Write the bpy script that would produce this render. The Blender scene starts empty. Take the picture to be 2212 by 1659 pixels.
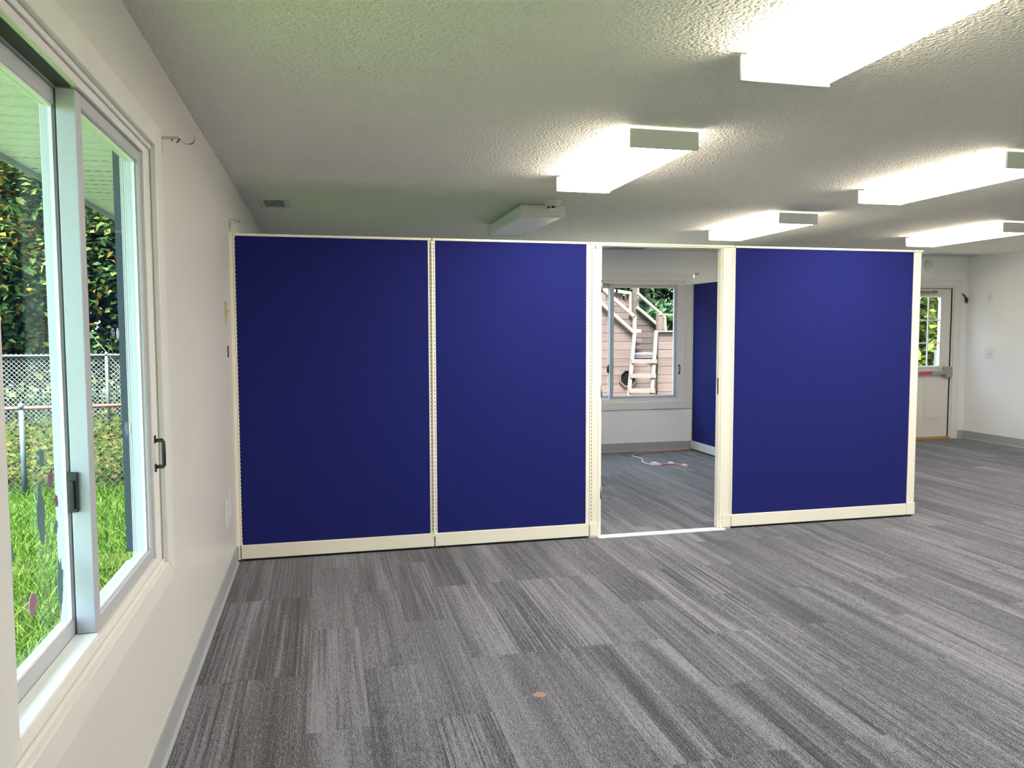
import bpy, bmesh, math, random
from mathutils import Vector, Matrix
random.seed(7)
scene = bpy.context.scene
COL = scene.collection

# ------------------------------------------------------------------ camera
FPX, YAW, PITCH, ROLL = 1691.7, 0.235856, -0.0667734, -0.0029794
CAM = Vector((0.5598, 0.0, 1.4638))
fwd = Vector((math.sin(YAW) * math.cos(PITCH), math.cos(YAW) * math.cos(PITCH), math.sin(PITCH)))
rgt = Vector((math.cos(YAW), -math.sin(YAW), 0))
upv = rgt.cross(fwd)
r2 = math.cos(ROLL) * rgt + math.sin(ROLL) * upv
u2 = -math.sin(ROLL) * rgt + math.cos(ROLL) * upv
cam_data = bpy.data.cameras.new('camera')
cam_data.sensor_width = 36.0
cam_data.lens = 36.0 * FPX / 2212.0
cam_data.clip_start = 0.02
cam_data.clip_end = 300
cam = bpy.data.objects.new('camera', cam_data)
COL.objects.link(cam)
mw = Matrix((r2, u2, -fwd)).transposed().to_4x4()
mw.translation = CAM
cam.matrix_world = mw
scene.camera = cam

# ------------------------------------------------------------------ world, exposure
SKY = 3.2
LAMP = 13.0
world = bpy.data.worlds.new('overcast_sky')
scene.world = world
world.use_nodes = True
bg = world.node_tree.nodes['Background']
bg.inputs[0].default_value = (0.62, 0.80, 1.0, 1)
bg.inputs[1].default_value = SKY
sun_d = bpy.data.lights.new('sun', 'SUN')
sun_d.energy = 22.0
sun_d.angle = math.radians(25)
sun_d.color = (1.0, 0.95, 0.82)
sun = bpy.data.objects.new('sun', sun_d)
COL.objects.link(sun)
sun.rotation_euler = (math.radians(28), math.radians(-16), 0)   # high, soft sun through thin cloud, behind the viewer
vs = scene.view_settings
vs.view_transform = 'Standard'
vs.look = 'None'
vs.exposure = 1.52
vs.gamma = 1.0
vs.use_curve_mapping = False

def portal(name, loc, rot, sx, sy):
    d = bpy.data.lights.new(name, 'AREA')
    d.shape = 'RECTANGLE'
    d.size, d.size_y = sx, sy
    d.cycles.is_portal = True
    o = bpy.data.objects.new(name, d)
    COL.objects.link(o)
    o.location, o.rotation_euler = loc, rot
portal('daylight_portal_left', (-0.12, 2.2, 1.38), (0, -math.pi / 2, 0), 1.5, 1.5)
portal('daylight_portal_far', (4.0, 8.99, 1.34), (-math.pi / 2, 0, 0), 1.9, 1.5)
portal('daylight_portal_left_rear', (-0.12, -0.92, 1.38), (0, -math.pi / 2, 0), 1.5, 1.5)
portal('daylight_portal_office', (-0.12, 6.08, 1.38), (0, -math.pi / 2, 0), 1.5, 1.5)
portal('daylight_portal_back', (4.1, -2.02, 1.34), (math.pi / 2, 0, 0), 1.9, 1.5)
portal('daylight_portal_door', (8.31, 8.99, 1.45), (-math.pi / 2, 0, 0), 0.6, 1.0)

# ------------------------------------------------------------------ materials
MATS = {}
def mat(name, color=(0.8, 0.8, 0.8), rough=0.6, metal=0.0, noise=None, bump=None, spec=0.5, emit=None):
    """noise=(scale, amount) colour mottling ; bump=(scale, strength, distance)"""
    m = bpy.data.materials.new(name)
    m.use_nodes = True
    nt = m.node_tree
    b = nt.nodes['Principled BSDF']
    b.inputs['Base Color'].default_value = (*color, 1)
    b.inputs['Roughness'].default_value = rough
    b.inputs['Metallic'].default_value = metal
    b.inputs['Specular IOR Level'].default_value = spec
    geo = nt.nodes.new('ShaderNodeNewGeometry')
    if noise:
        n = nt.nodes.new('ShaderNodeTexNoise')
        n.inputs['Scale'].default_value = noise[0]
        n.inputs['Detail'].default_value = 6
        nt.links.new(geo.outputs['Position'], n.inputs['Vector'])
        mx = nt.nodes.new('ShaderNodeMix')
        mx.data_type = 'RGBA'
        a = noise[1]
        mx.inputs[6].default_value = (*[c * (1 - a) for c in color], 1)
        mx.inputs[7].default_value = (*[min(1, c * (1 + a)) for c in color], 1)
        nt.links.new(n.outputs[0], mx.inputs[0])
        nt.links.new(mx.outputs[2], b.inputs['Base Color'])
    if bump:
        n = nt.nodes.new('ShaderNodeTexNoise')
        n.inputs['Scale'].default_value = bump[0]
        n.inputs['Detail'].default_value = 3
        nt.links.new(geo.outputs['Position'], n.inputs['Vector'])
        bp = nt.nodes.new('ShaderNodeBump')
        bp.inputs['Strength'].default_value = bump[1]
        bp.inputs['Distance'].default_value = bump[2]
        nt.links.new(n.outputs[0], bp.inputs['Height'])
        nt.links.new(bp.outputs[0], b.inputs['Normal'])
    if emit:
        b.inputs['Emission Color'].default_value = (*emit[0], 1)
        b.inputs['Emission Strength'].default_value = emit[1]
    MATS[name] = m
    return m

class NT:
    """tiny node helper"""
    def __init__(s, m): s.t = m.node_tree
    def n(s, kind, **kw):
        x = s.t.nodes.new(kind)
        for k, v in kw.items(): setattr(x, k, v)
        return x
    def l(s, a, b): s.t.links.new(a, b)
    def math(s, op, a, b=None, c=None, clamp=False):
        x = s.t.nodes.new('ShaderNodeMath'); x.operation = op; x.use_clamp = clamp
        for i, v in enumerate((a, b, c)):
            if v is None: continue
            if isinstance(v, (int, float)): x.inputs[i].default_value = v
            else: s.l(v, x.inputs[i])
        return x.outputs[0]
    def mix(s, f, a, b):
        x = s.t.nodes.new('ShaderNodeMix'); x.data_type = 'RGBA'
        for i, v in ((0, f), (6, a), (7, b)):
            if isinstance(v, tuple): x.inputs[i].default_value = (*v, 1)
            elif isinstance(v, (int, float)): x.inputs[i].default_value = v
            else: s.l(v, x.inputs[i])
        return x.outputs[2]

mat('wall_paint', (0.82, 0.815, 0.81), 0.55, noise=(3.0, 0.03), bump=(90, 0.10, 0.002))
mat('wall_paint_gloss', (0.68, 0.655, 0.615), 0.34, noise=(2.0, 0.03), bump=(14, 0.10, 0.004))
mat('trim_white', (0.74, 0.715, 0.675), 0.38, noise=(6.0, 0.03), bump=(40, 0.08, 0.002))
mat('sash_white', (0.46, 0.465, 0.49), 0.42, noise=(9.0, 0.05), bump=(55, 0.22, 0.003))
mat('vinyl_white', (0.80, 0.81, 0.81), 0.4)
mat('baseboard_grey', (0.34, 0.35, 0.36), 0.5, noise=(5, 0.05))
mat('cream_metal', (0.84, 0.79, 0.66), 0.38, noise=(4, 0.03))
mat('cream_dark', (0.50, 0.44, 0.32), 0.5)
mat('slot_black', (0.012, 0.012, 0.014), 0.8)
mat('void_black', (0.002, 0.002, 0.0025), 0.9, spec=0.05)
mat('black_plastic', (0.015, 0.015, 0.017), 0.35)
mat('backing_black', (0.01, 0.009, 0.009), 0.9)
mat('track_dark', (0.02, 0.022, 0.016), 0.6)
mat('dark_channel', (0.030, 0.045, 0.060), 0.5)
mat('fixture_white', (0.72, 0.72, 0.68), 0.4)
mat('lens_off', (0.78, 0.80, 0.90), 0.3)
mat('lens_lit', (0.9, 0.9, 0.9), 0.4, emit=((1.0, 0.945, 0.86), LAMP))
mat('lens_side', (0.9, 0.88, 0.84), 0.4, emit=((1.0, 0.87, 0.70), 5.4))
mat('plastic_white', (0.74, 0.74, 0.73), 0.4)
mat('plastic_beige', (0.66, 0.64, 0.52), 0.45)
mat('plate_yellow', (0.55, 0.48, 0.18), 0.45)
mat('chrome', (0.62, 0.60, 0.57), 0.25, metal=1.0)
mat('steel_dark', (0.16, 0.15, 0.13), 0.4, metal=0.8)
mat('hinge_steel', (0.30, 0.28, 0.25), 0.35, metal=0.9)
mat('door_paint', (0.70, 0.665, 0.60), 0.45, noise=(4, 0.03))
mat('panic_grey', (0.33, 0.33, 0.33), 0.4, metal=0.3)
mat('panic_red', (0.55, 0.06, 0.07), 0.45)
mat('oak_sill', (0.45, 0.26, 0.09), 0.45, noise=(20, 0.2))
mat('vent_metal', (0.60, 0.62, 0.62), 0.45)
mat('vent_slat', (0.62, 0.64, 0.63), 0.5)
mat('cord_orange', (0.62, 0.28, 0.16), 0.5, noise=(14, 0.25))
mat('cord_white', (0.72, 0.70, 0.69), 0.5)
mat('cord_pink', (0.75, 0.22, 0.28), 0.5)
mat('plug_clear', (0.70, 0.72, 0.74), 0.3)
mat('plug_beige', (0.72, 0.62, 0.42), 0.4)
mat('cling_teal', (0.10, 0.19, 0.20), 0.5, noise=(60, 0.2))
mat('cling_mauve', (0.20, 0.11, 0.16), 0.5, noise=(60, 0.3))
mat('cling_pink', (0.36, 0.16, 0.26), 0.5, noise=(70, 0.35))
mat('cling_white', (0.60, 0.64, 0.68), 0.5)
mat('roof_shingle', (0.09, 0.09, 0.09), 0.9, noise=(12, 0.3))
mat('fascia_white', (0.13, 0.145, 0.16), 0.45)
mat('concrete', (0.22, 0.22, 0.21), 0.9, noise=(8, 0.2))
mat('subfloor', (0.08, 0.08, 0.08), 0.95)
mat('galvanized', (0.085, 0.095, 0.11), 0.5, metal=0.3, noise=(20, 0.2))
mat('fence_post_blue', (0.05, 0.065, 0.085), 0.6, noise=(14, 0.45))
mat('rust_rail', (0.13, 0.045, 0.03), 0.7, noise=(9, 0.35))
mat('wire_teal', (0.022, 0.045, 0.040), 0.55, metal=0.2)
mat('wire_silver', (0.12, 0.12, 0.14), 0.5, metal=0.2)
mat('bark', (0.045, 0.036, 0.03), 0.95, noise=(9, 0.4), bump=(18, 0.6, 0.02))
mat('ladder_wood', (0.062, 0.050, 0.047), 0.8, noise=(12, 0.25))
mat('rail_wood', (0.115, 0.088, 0.068), 0.75, noise=(12, 0.2))
mat('deck_blue', (0.06, 0.07, 0.095), 0.7)
mat('post_wood', (0.035, 0.023, 0.021), 0.85, noise=(10, 0.3))

# ceiling: sprayed texture
def ceiling_mat():
    m = mat('ceiling_texture', (0.66, 0.645, 0.59), 0.9, spec=0.2)
    t = NT(m); b = m.node_tree.nodes['Principled BSDF']
    g = t.n('ShaderNodeNewGeometry')
    n1 = t.n('ShaderNodeTexNoise'); n1.inputs['Scale'].default_value = 62; n1.inputs['Detail'].default_value = 2.5; n1.inputs['Roughness'].default_value = 0.55
    t.l(g.outputs['Position'], n1.inputs['Vector'])
    v = t.n('ShaderNodeTexVoronoi'); v.inputs['Scale'].default_value = 85
    t.l(g.outputs['Position'], v.inputs['Vector'])
    h = t.math('ADD', t.math('MULTIPLY', n1.outputs[0], 1.0), t.math('MULTIPLY', v.outputs['Distance'], -0.35))
    bp = t.n('ShaderNodeBump'); bp.inputs['Strength'].default_value = 1.0; bp.inputs['Distance'].default_value = 0.016
    t.l(h, bp.inputs['Height']); t.l(bp.outputs[0], b.inputs['Normal'])
    n2 = t.n('ShaderNodeTexNoise'); n2.inputs['Scale'].default_value = 1.2; n2.inputs['Detail'].default_value = 5
    t.l(g.outputs['Position'], n2.inputs['Vector'])
    t.l(t.mix(n2.outputs[0], (0.87, 0.86, 0.78), (0.93, 0.92, 0.84)), b.inputs['Base Color'])
ceiling_mat()

# carpet planks: streaks along the plank, tone per plank
def carpet_mat():
    m = mat('carpet', (0.12, 0.12, 0.12), 0.95, spec=0.12)
    t = NT(m); b = m.node_tree.nodes['Principled BSDF']
    g = t.n('ShaderNodeNewGeometry'); oi = t.n('ShaderNodeObjectInfo')
    sep = t.n('ShaderNodeSeparateXYZ'); t.l(g.outputs['Position'], sep.inputs[0])
    X, Y = sep.outputs[0], sep.outputs[1]
    R = oi.outputs['Random']
    def streak(sx, sy, off, det=3.0):
        cb = t.n('ShaderNodeCombineXYZ')
        t.l(t.math('MULTIPLY_ADD', X, sx, t.math('MULTIPLY', R, off)), cb.inputs[0])
        t.l(t.math('MULTIPLY', Y, sy), cb.inputs[1])
        t.l(t.math('MULTIPLY', R, off * 1.7), cb.inputs[2])
        n = t.n('ShaderNodeTexNoise'); n.inputs['Scale'].default_value = 1; n.inputs['Detail'].default_value = det
        n.inputs['Roughness'].default_value = 0.6
        t.l(cb.outputs[0], n.inputs['Vector'])
        return n.outputs[0]
    s1 = streak(95, 1.1, 400, 2.0)     # fine lines
    s2 = streak(11, 0.5, 173, 1.0)     # broad bands
    s3 = streak(190, 34, 91, 1.0)      # thread breaks
    fine = t.n('ShaderNodeTexNoise'); fine.inputs['Scale'].default_value = 210; fine.inputs['Detail'].default_value = 0.5
    t.l(g.outputs['Position'], fine.inputs['Vector'])
    R2 = t.math('FRACT', t.math('MULTIPLY', R, 17.31))
    R3 = t.math('FRACT', t.math('MULTIPLY', R, 53.77))
    amp = t.math('MULTIPLY_ADD', R2, 2.0, 0.5)      # some planks plain, some streaky
    v = t.math('MULTIPLY', t.math('SUBTRACT', s1, 0.5), amp)
    v = t.math('ADD', v, t.math('MULTIPLY', t.math('SUBTRACT', s2, 0.5), t.math('MULTIPLY_ADD', R3, 1.5, 0.3)))
    v = t.math('ADD', v, t.math('MULTIPLY', t.math('SUBTRACT', s3, 0.5), 1.1))
    v = t.math('ADD', v, t.math('MULTIPLY', t.math('SUBTRACT', fine.outputs[0], 0.5), 2.1))
    v = t.math('ADD', v, t.math('MULTIPLY_ADD', R, 0.26, 0.36), clamp=True)
    ramp = t.n('ShaderNodeValToRGB')
    e = ramp.color_ramp.elements
    e[0].position, e[0].color = 0.0, (0.012, 0.0118, 0.015, 1)
    e[1].position, e[1].color = 1.0, (0.222, 0.217, 0.250, 1)
    k = ramp.color_ramp.elements.new(0.45); k.color = (0.072, 0.070, 0.082, 1)
    t.l(v, ramp.inputs[0])
    # an old orange spill, a hand's width across
    dx = t.math('SUBTRACT', X, 1.382); dy = t.math('SUBTRACT', Y, 2.965)
    d = t.math('SQRT', t.math('ADD', t.math('POWER', t.math('MULTIPLY', dx, 26.0), 2.0), t.math('POWER', t.math('MULTIPLY', dy, 34.0), 2.0)))
    w = t.n('ShaderNodeTexNoise'); w.inputs['Scale'].default_value = 70
    t.l(g.outputs['Position'], w.inputs['Vector'])
    spot = t.math('MULTIPLY', t.math('LESS_THAN', t.math('ADD', d, t.math('MULTIPLY', w.outputs[0], 1.2)), 1.35), 0.55)
    t.l(t.mix(spot, ramp.outputs[0], (0.50, 0.27, 0.13)), b.inputs['Base Color'])
    bp = t.n('ShaderNodeBump'); bp.inputs['Strength'].default_value = 0.9; bp.inputs['Distance'].default_value = 0.004
    t.l(t.math('ADD', fine.outputs[0], t.math('MULTIPLY', s1, 0.5)), bp.inputs['Height']); t.l(bp.outputs[0], b.inputs['Normal'])
    b.inputs['Sheen Weight'].default_value = 0.25
    b.inputs['Sheen Roughness'].default_value = 0.5
carpet_mat()

def fabric_mat():
    m = mat('blue_fabric', (0.012, 0.016, 0.16), 0.9, spec=0.2)
    t = NT(m); b = m.node_tree.nodes['Principled BSDF']
    g = t.n('ShaderNodeNewGeometry')
    n = t.n('ShaderNodeTexNoise'); n.inputs['Scale'].default_value = 250; n.inputs['Detail'].default_value = 2
    t.l(g.outputs['Position'], n.inputs['Vector'])
    t.l(t.mix(n.outputs[0], (0.004, 0.006, 0.072), (0.016, 0.021, 0.175)), b.inputs['Base Color'])
    bp = t.n('ShaderNodeBump'); bp.inputs['Strength'].default_value = 0.4; bp.inputs['Distance'].default_value = 0.002
    t.l(n.outputs[0], bp.inputs['Height']); t.l(bp.outputs[0], b.inputs['Normal'])
    b.inputs['Sheen Weight'].default_value = 0.03
    b.inputs['Sheen Tint'].default_value = (0.5, 0.5, 1, 1)
fabric_mat()

def glass_mat():
    m = bpy.data.materials.new('window_glass'); m.use_nodes = True
    nt = m.node_tree; nt.nodes.remove(nt.nodes['Principled BSDF'])
    out = nt.nodes['Material Output']
    tr = nt.nodes.new('ShaderNodeBsdfTransparent'); tr.inputs[0].default_value = (0.93, 0.97, 0.96, 1)
    gl = nt.nodes.new('ShaderNodeBsdfGlossy'); gl.inputs['Roughness'].default_value = 0.0
    t = NT(m); g = t.n('ShaderNodeNewGeometry')
    dp = t.n('ShaderNodeVectorMath'); dp.operation = 'DOT_PRODUCT'
    t.l(g.outputs['Incoming'], dp.inputs[0]); t.l(g.outputs['Normal'], dp.inputs[1])
    c1 = t.math('SUBTRACT', 1.0, t.math('ABSOLUTE', dp.outputs['Value']))
    fres = t.math('MULTIPLY_ADD', t.math('POWER', c1, 5.0), 0.38, 0.02)      # Schlick, coated glass
    mx = nt.nodes.new('ShaderNodeMixShader')
    nt.links.new(fres, mx.inputs[0]); nt.links.new(tr.outputs[0], mx.inputs[1]); nt.links.new(gl.outputs[0], mx.inputs[2])
    nt.links.new(mx.outputs[0], out.inputs[0])
    MATS['window_glass'] = m
glass_mat()

def leaf_mat(name, stops, trans=0.35):
    m = bpy.data.materials.new(name); m.use_nodes = True
    t = NT(m); b = m.node_tree.nodes['Principled BSDF']
    b.inputs['Roughness'].default_value = 0.6
    b.inputs['Specular IOR Level'].default_value = 0.08
    g = t.n('ShaderNodeNewGeometry')
    r = t.n('ShaderNodeValToRGB'); cr = r.color_ramp
    while len(cr.elements) < len(stops): cr.elements.new(0.5)
    for e, (p, c) in zip(cr.elements, stops): e.position = p; e.color = (*c, 1)
    t.l(g.outputs['Random Per Island'], r.inputs[0]); t.l(r.outputs[0], b.inputs['Base Color'])
    tl = t.n('ShaderNodeBsdfTranslucent'); t.l(r.outputs[0], tl.inputs[0])
    mx = t.n('ShaderNodeMixShader'); mx.inputs[0].default_value = trans
    t.l(b.outputs[0], mx.inputs[1]); t.l(tl.outputs[0], mx.inputs[2])
    t.l(mx.outputs[0], m.node_tree.nodes['Material Output'].inputs[0])
    MATS[name] = m
G1, G2, G3, YL, OR = (0.012, 0.030, 0.013), (0.028, 0.066, 0.018), (0.07, 0.12, 0.03), (0.22, 0.16, 0.028), (0.23, 0.105, 0.02)
leaf_mat('leaf_deep', [(0, G1), (0.5, G2), (0.85, G3), (0.95, (0.2, 0.25, 0.06)), (1, YL)])
leaf_mat('leaf_turning', [(0, G1), (0.45, G2), (0.72, G3), (0.86, YL), (1, OR)])
leaf_mat('leaf_soft', [(0, (0.02, 0.046, 0.024)), (0.6, (0.036, 0.068, 0.034)), (1, (0.07, 0.105, 0.05))])
leaf_mat('leaf_bright', [(0, (0.05, 0.10, 0.035)), (0.5, (0.11, 0.16, 0.035)), (1, (0.24, 0.23, 0.05))])
leaf_mat('grass_blade', [(0, (0.017, 0.047, 0.004)), (0.6, (0.040, 0.086, 0.008)), (1, (0.095, 0.13, 0.025))])
leaf_mat('weed_leaf', [(0, (0.016, 0.034, 0.004)), (0.5, (0.043, 0.056, 0.007)), (0.8, (0.085, 0.078, 0.012)), (1, (0.09, 0.065, 0.03))])

def ground_mat():
    m = mat('lawn_soil', (0.05, 0.1, 0.02), 0.95)
    t = NT(m); b = m.node_tree.nodes['Principled BSDF']
    g = t.n('ShaderNodeNewGeometry')
    n = t.n('ShaderNodeTexNoise'); n.inputs['Scale'].default_value = 1.6; n.inputs['Detail'].default_value = 8
    t.l(g.outputs['Position'], n.inputs['Vector'])
    t.l(t.mix(n.outputs[0], (0.036, 0.074, 0.006), (0.064, 0.108, 0.014)), b.inputs['Base Color'])
ground_mat()

def plank_wood(name, c1, c2, sx=1.2, sz=22):
    m = mat(name, c1, 0.85)
    t = NT(m); b = m.node_tree.nodes['Principled BSDF']
    g = t.n('ShaderNodeNewGeometry'); oi = t.n('ShaderNodeObjectInfo')
    mp = t.n('ShaderNodeMapping'); mp.inputs['Scale'].default_value = (sx, 3, sz)
    t.l(g.outputs['Position'], mp.inputs[0])
    ad = t.n('ShaderNodeVectorMath'); ad.operation = 'ADD'
    t.l(mp.outputs[0], ad.inputs[0]); t.l(t.math('MULTIPLY', oi.outputs['Random'], 50), ad.inputs[1])
    n = t.n('ShaderNodeTexNoise'); n.inputs['Scale'].default_value = 1; n.inputs['Detail'].default_value = 5
    t.l(ad.outputs[0], n.inputs['Vector'])
    f = t.math('ADD', t.math('MULTIPLY', t.math('SUBTRACT', n.outputs[0], 0.5), 1.8), t.math('MULTIPLY_ADD', oi.outputs['Random'], 0.5, 0.25), clamp=True)
    t.l(t.mix(f, c1, c2), b.inputs['Base Color'])
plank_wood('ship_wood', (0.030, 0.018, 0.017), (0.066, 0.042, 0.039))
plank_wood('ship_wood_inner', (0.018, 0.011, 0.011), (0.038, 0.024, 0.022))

def soffit_mat():
    m = mat('soffit_vinyl', (0.62, 0.66, 0.60), 0.5)
    t = NT(m); b = m.node_tree.nodes['Principled BSDF']
    g = t.n('ShaderNodeNewGeometry'); sep = t.n('ShaderNodeSeparateXYZ'); t.l(g.outputs['Position'], sep.inputs[0])
    row = t.math('FLOOR', t.math('DIVIDE', sep.outputs[1], 0.016))
    fx = t.math('FRACT', t.math('MULTIPLY_ADD', row, 0.37, t.math('DIVIDE', sep.outputs[0], 0.055)))
    fy = t.math('FRACT', t.math('DIVIDE', sep.outputs[1], 0.016))
    band = t.math('LESS_THAN', t.math('FRACT', t.math('DIVIDE', sep.outputs[1], 0.1525)), 0.42)
    slit = t.math('MULTIPLY', t.math('MULTIPLY', t.math('LESS_THAN', fx, 0.6), t.math('LESS_THAN', fy, 0.22)), band)
    t.l(t.mix(t.math('MULTIPLY', slit, 0.95), (0.46, 0.47, 0.46), (0.03, 0.03, 0.03)), b.inputs['Base Color'])
soffit_mat()

# ------------------------------------------------------------------ mesh helpers
class MB:
    def __init__(s): s.v, s.f, s.sm = [], [], []
    def add(s, vs, fs, smooth=False):
        o = len(s.v); s.v += [tuple(p) for p in vs]
        for f in fs: s.f.append([i + o for i in f]); s.sm.append(smooth)
        return s
    def box(s, x0, x1, y0, y1, z0, z1):
        if x0 > x1: x0, x1 = x1, x0
        if y0 > y1: y0, y1 = y1, y0
        if z0 > z1: z0, z1 = z1, z0
        return s.add([(x0, y0, z0), (x1, y0, z0), (x1, y1, z0), (x0, y1, z0), (x0, y0, z1), (x1, y0, z1), (x1, y1, z1), (x0, y1, z1)],
                     [(3, 2, 1, 0), (4, 5, 6, 7), (0, 1, 5, 4), (1, 2, 6, 5), (2, 3, 7, 6), (3, 0, 4, 7)])
    def prism(s, poly, ext):
        """poly: list of 3D points (planar, ordered); ext: extrusion vector"""
        n = len(poly); e = Vector(ext)
        a = [Vector(p) for p in poly]; b = [p + e for p in a]
        fs = [tuple(range(n))[::-1], tuple(range(n, 2 * n))]
        fs += [(i, (i + 1) % n, n + (i + 1) % n, n + i) for i in range(n)]
        return s.add(a + b, fs)
    def bar(s, p0, p1, w, h, up=(0, 0, 1)):
        p0, p1 = Vector(p0), Vector(p1); d = (p1 - p0).normalized()
        sd = d.cross(Vector(up))
        if sd.length < 1e-5: sd = d.cross(Vector((0, 1, 0)))
        sd.normalize(); uu = sd.cross(d).normalized()
        q = [sd * sx * w / 2 + uu * sy * h / 2 for sx, sy in ((-1, -1), (1, -1), (1, 1), (-1, 1))]
        return s.prism([p0 + k for k in q], p1 - p0)
    def tube(s, pts, r, n=8, cap=True):
        pts = [Vector(p) for p in pts]; rings = []
        rr = r if isinstance(r, (list, tuple)) else [r] * len(pts)
        ref = None; vs = []
        for i, p in enumerate(pts):
            d = (pts[min(i + 1, len(pts) - 1)] - pts[max(i - 1, 0)]).normalized()
            if ref is None:
                ref = Vector((0, 0, 1)) if abs(d.z) < 0.9 else Vector((1, 0, 0))
            a = d.cross(ref).normalized(); b2 = a.cross(d).normalized(); ref = b2
            for k in range(n):
                t = 2 * math.pi * k / n
                vs.append(p + (a * math.cos(t) + b2 * math.sin(t)) * rr[i])
        fs = []
        for i in range(len(pts) - 1):
            for k in range(n):
                fs.append((i * n + k, i * n + (k + 1) % n, (i + 1) * n + (k + 1) % n, (i + 1) * n + k))
        s.add(vs, fs, True)
        if cap:
            o = len(s.v) - len(vs)
            s.f.append([o + k for k in range(n)][::-1]); s.sm.append(False)
            s.f.append([o + (len(pts) - 1) * n + k for k in range(n)]); s.sm.append(False)
        return s
    def lathe(s, prof, c, n=24, axis='z'):
        """prof: (radius, height) list"""
        vs, fs = [], []
        for r, h in prof:
            for k in range(n):
                t = 2 * math.pi * k / n; a, b = r * math.cos(t), r * math.sin(t)
                q = (a, b, h) if axis == 'z' else ((a, h, b) if axis == 'y' else (h, a, b))
                vs.append((c[0] + q[0], c[1] + q[1], c[2] + q[2]))
        m = len(prof)
        for i in range(m - 1):
            for k in range(n): fs.append((i * n + k, i * n + (k + 1) % n, (i + 1) * n + (k + 1) % n, (i + 1) * n + k))
        fs.append(tuple(range(n))[::-1]); fs.append(tuple(range((m - 1) * n, m * n)))
        return s.add(vs, fs, True)
    def mesh(s, name):
        me = bpy.data.meshes.new(name)
        me.from_pydata(s.v, [], s.f)
        if any(s.sm): me.polygons.foreach_set('use_smooth', s.sm)
        bm = bmesh.new(); bm.from_mesh(me); bmesh.ops.recalc_face_normals(bm, faces=bm.faces); bm.to_mesh(me); bm.free()
        return me
    def build(s, name, material, parent=None, bevel=0.0, kind=None, label=None):
        me = s.mesh(name); me.materials.append(MATS[material])
        o = bpy.data.objects.new(name, me); COL.objects.link(o)
        if parent is not None:
            o.parent = parent
            o.matrix_parent_inverse = parent_world(parent).inverted()
        if bevel:
            md = o.modifiers.new('bevel', 'BEVEL'); md.width = bevel; md.segments = 2; md.limit_method = 'ANGLE'; md.angle_limit = math.radians(40)
            md.harden_normals = False
        if kind: o['kind'] = kind
        if label: o['label'] = label
        return o
def parent_world(o):
    m = Matrix.LocRotScale(o.location, o.rotation_euler, o.scale)
    if o.parent is not None:
        m = parent_world(o.parent) @ o.matrix_parent_inverse @ m
    return m
def tag(o, label, cat, group=None):
    o['label'] = label; o['category'] = cat
    if group: o['group'] = group
    return o
def thing(name, loc, label=None, cat=None, group=None, kind=None):
    o = bpy.data.objects.new(name, None); COL.objects.link(o)
    o.location = loc; o.empty_display_size = 0.05
    if label: o['label'] = label
    if cat: o['category'] = cat
    if group: o['group'] = group
    if kind: o['kind'] = kind
    return o
def struct(name, mb, material, bevel=0.0):
    return mb.build(name, material, bevel=bevel, kind='structure')
def copy_tree(o, parent=None):
    c = o.copy(); COL.objects.link(c); c.parent = parent
    for ch in o.children: copy_tree(ch, c)
    return c

# ------------------------------------------------------------------ room shell
XR, YF, YB, CE = 9.0, 8.87, -1.9, 2.44
WT = 0.095                      # outer wall thickness
XP0 = 0.0
W1 = dict(u0=1.50, u1=2.90, z0=0.665, z1=2.095)        # clear opening inside the casing, left wall
W3 = dict(u0=-1.62, u1=-0.22, z0=0.665, z1=2.095)      # left wall, unseen window added behind the viewer for more daylight
W5 = dict(u0=5.375, u1=6.775, z0=0.665, z1=2.085)       # left wall, inside the small office
W4 = dict(u0=3.2, u1=5.0, z0=0.605, z1=2.07)           # back wall, unseen window added behind the viewer to brighten the room
W2 = dict(u0=3.06, u1=4.86, z0=0.605, z1=2.07)         # far wall
D1 = dict(u0=7.86, u1=8.79, z1=2.045)                  # door opening, far wall

wl = MB()
wl.box(-WT, 0, YB, W3['u0'], 0, CE); wl.box(-WT, 0, W3['u1'], W1['u0'], 0, CE)
wl.box(-WT, 0, W3['u0'], W3['u1'], 0, W3['z0']); wl.box(-WT, 0, W3['u0'], W3['u1'], W3['z1'], CE)
wl.box(-WT, 0, W1['u1'], W5['u0'], 0, CE); wl.box(-WT, 0, W5['u1'], YF + WT, 0, CE)
wl.box(-WT, 0, W5['u0'], W5['u1'], 0, W5['z0']); wl.box(-WT, 0, W5['u0'], W5['u1'], W5['z1'], CE)
wl.box(-WT, 0, W1['u0'], W1['u1'], 0, W1['z0']); wl.box(-WT, 0, W1['u0'], W1['u1'], W1['z1'], CE)
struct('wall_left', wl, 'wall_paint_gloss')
wf = MB()
wf.box(0, W2['u0'], YF, YF + WT, 0, CE); wf.box(W2['u0'], W2['u1'], YF, YF + WT, 0, W2['z0']); wf.box(W2['u0'], W2['u1'], YF, YF + WT, W2['z1'], CE)
wf.box(W2['u1'], D1['u0'], YF, YF + WT, 0, CE); wf.box(D1['u0'], D1['u1'], YF, YF + WT, D1['z1'], CE); wf.box(D1['u1'], XR, YF, YF + WT, 0, CE)
struct('wall_far', wf, 'wall_paint')
struct('wall_right', MB().box(XR, XR + WT, YB, YF + WT, 0, CE), 'wall_paint')
wb = MB().box(0, W4['u0'], YB - WT, YB, 0, CE).box(W4['u1'], XR, YB - WT, YB, 0, CE)
wb.box(W4['u0'], W4['u1'], YB - WT, YB, 0, W4['z0']).box(W4['u0'], W4['u1'], YB - WT, YB, W4['z1'], CE)
struct('wall_back', wb, 'wall_paint')
struct('ceiling', MB().box(-WT, XR + WT, YB - WT, YF + WT, CE, CE + 0.08), 'ceiling_texture')

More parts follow.
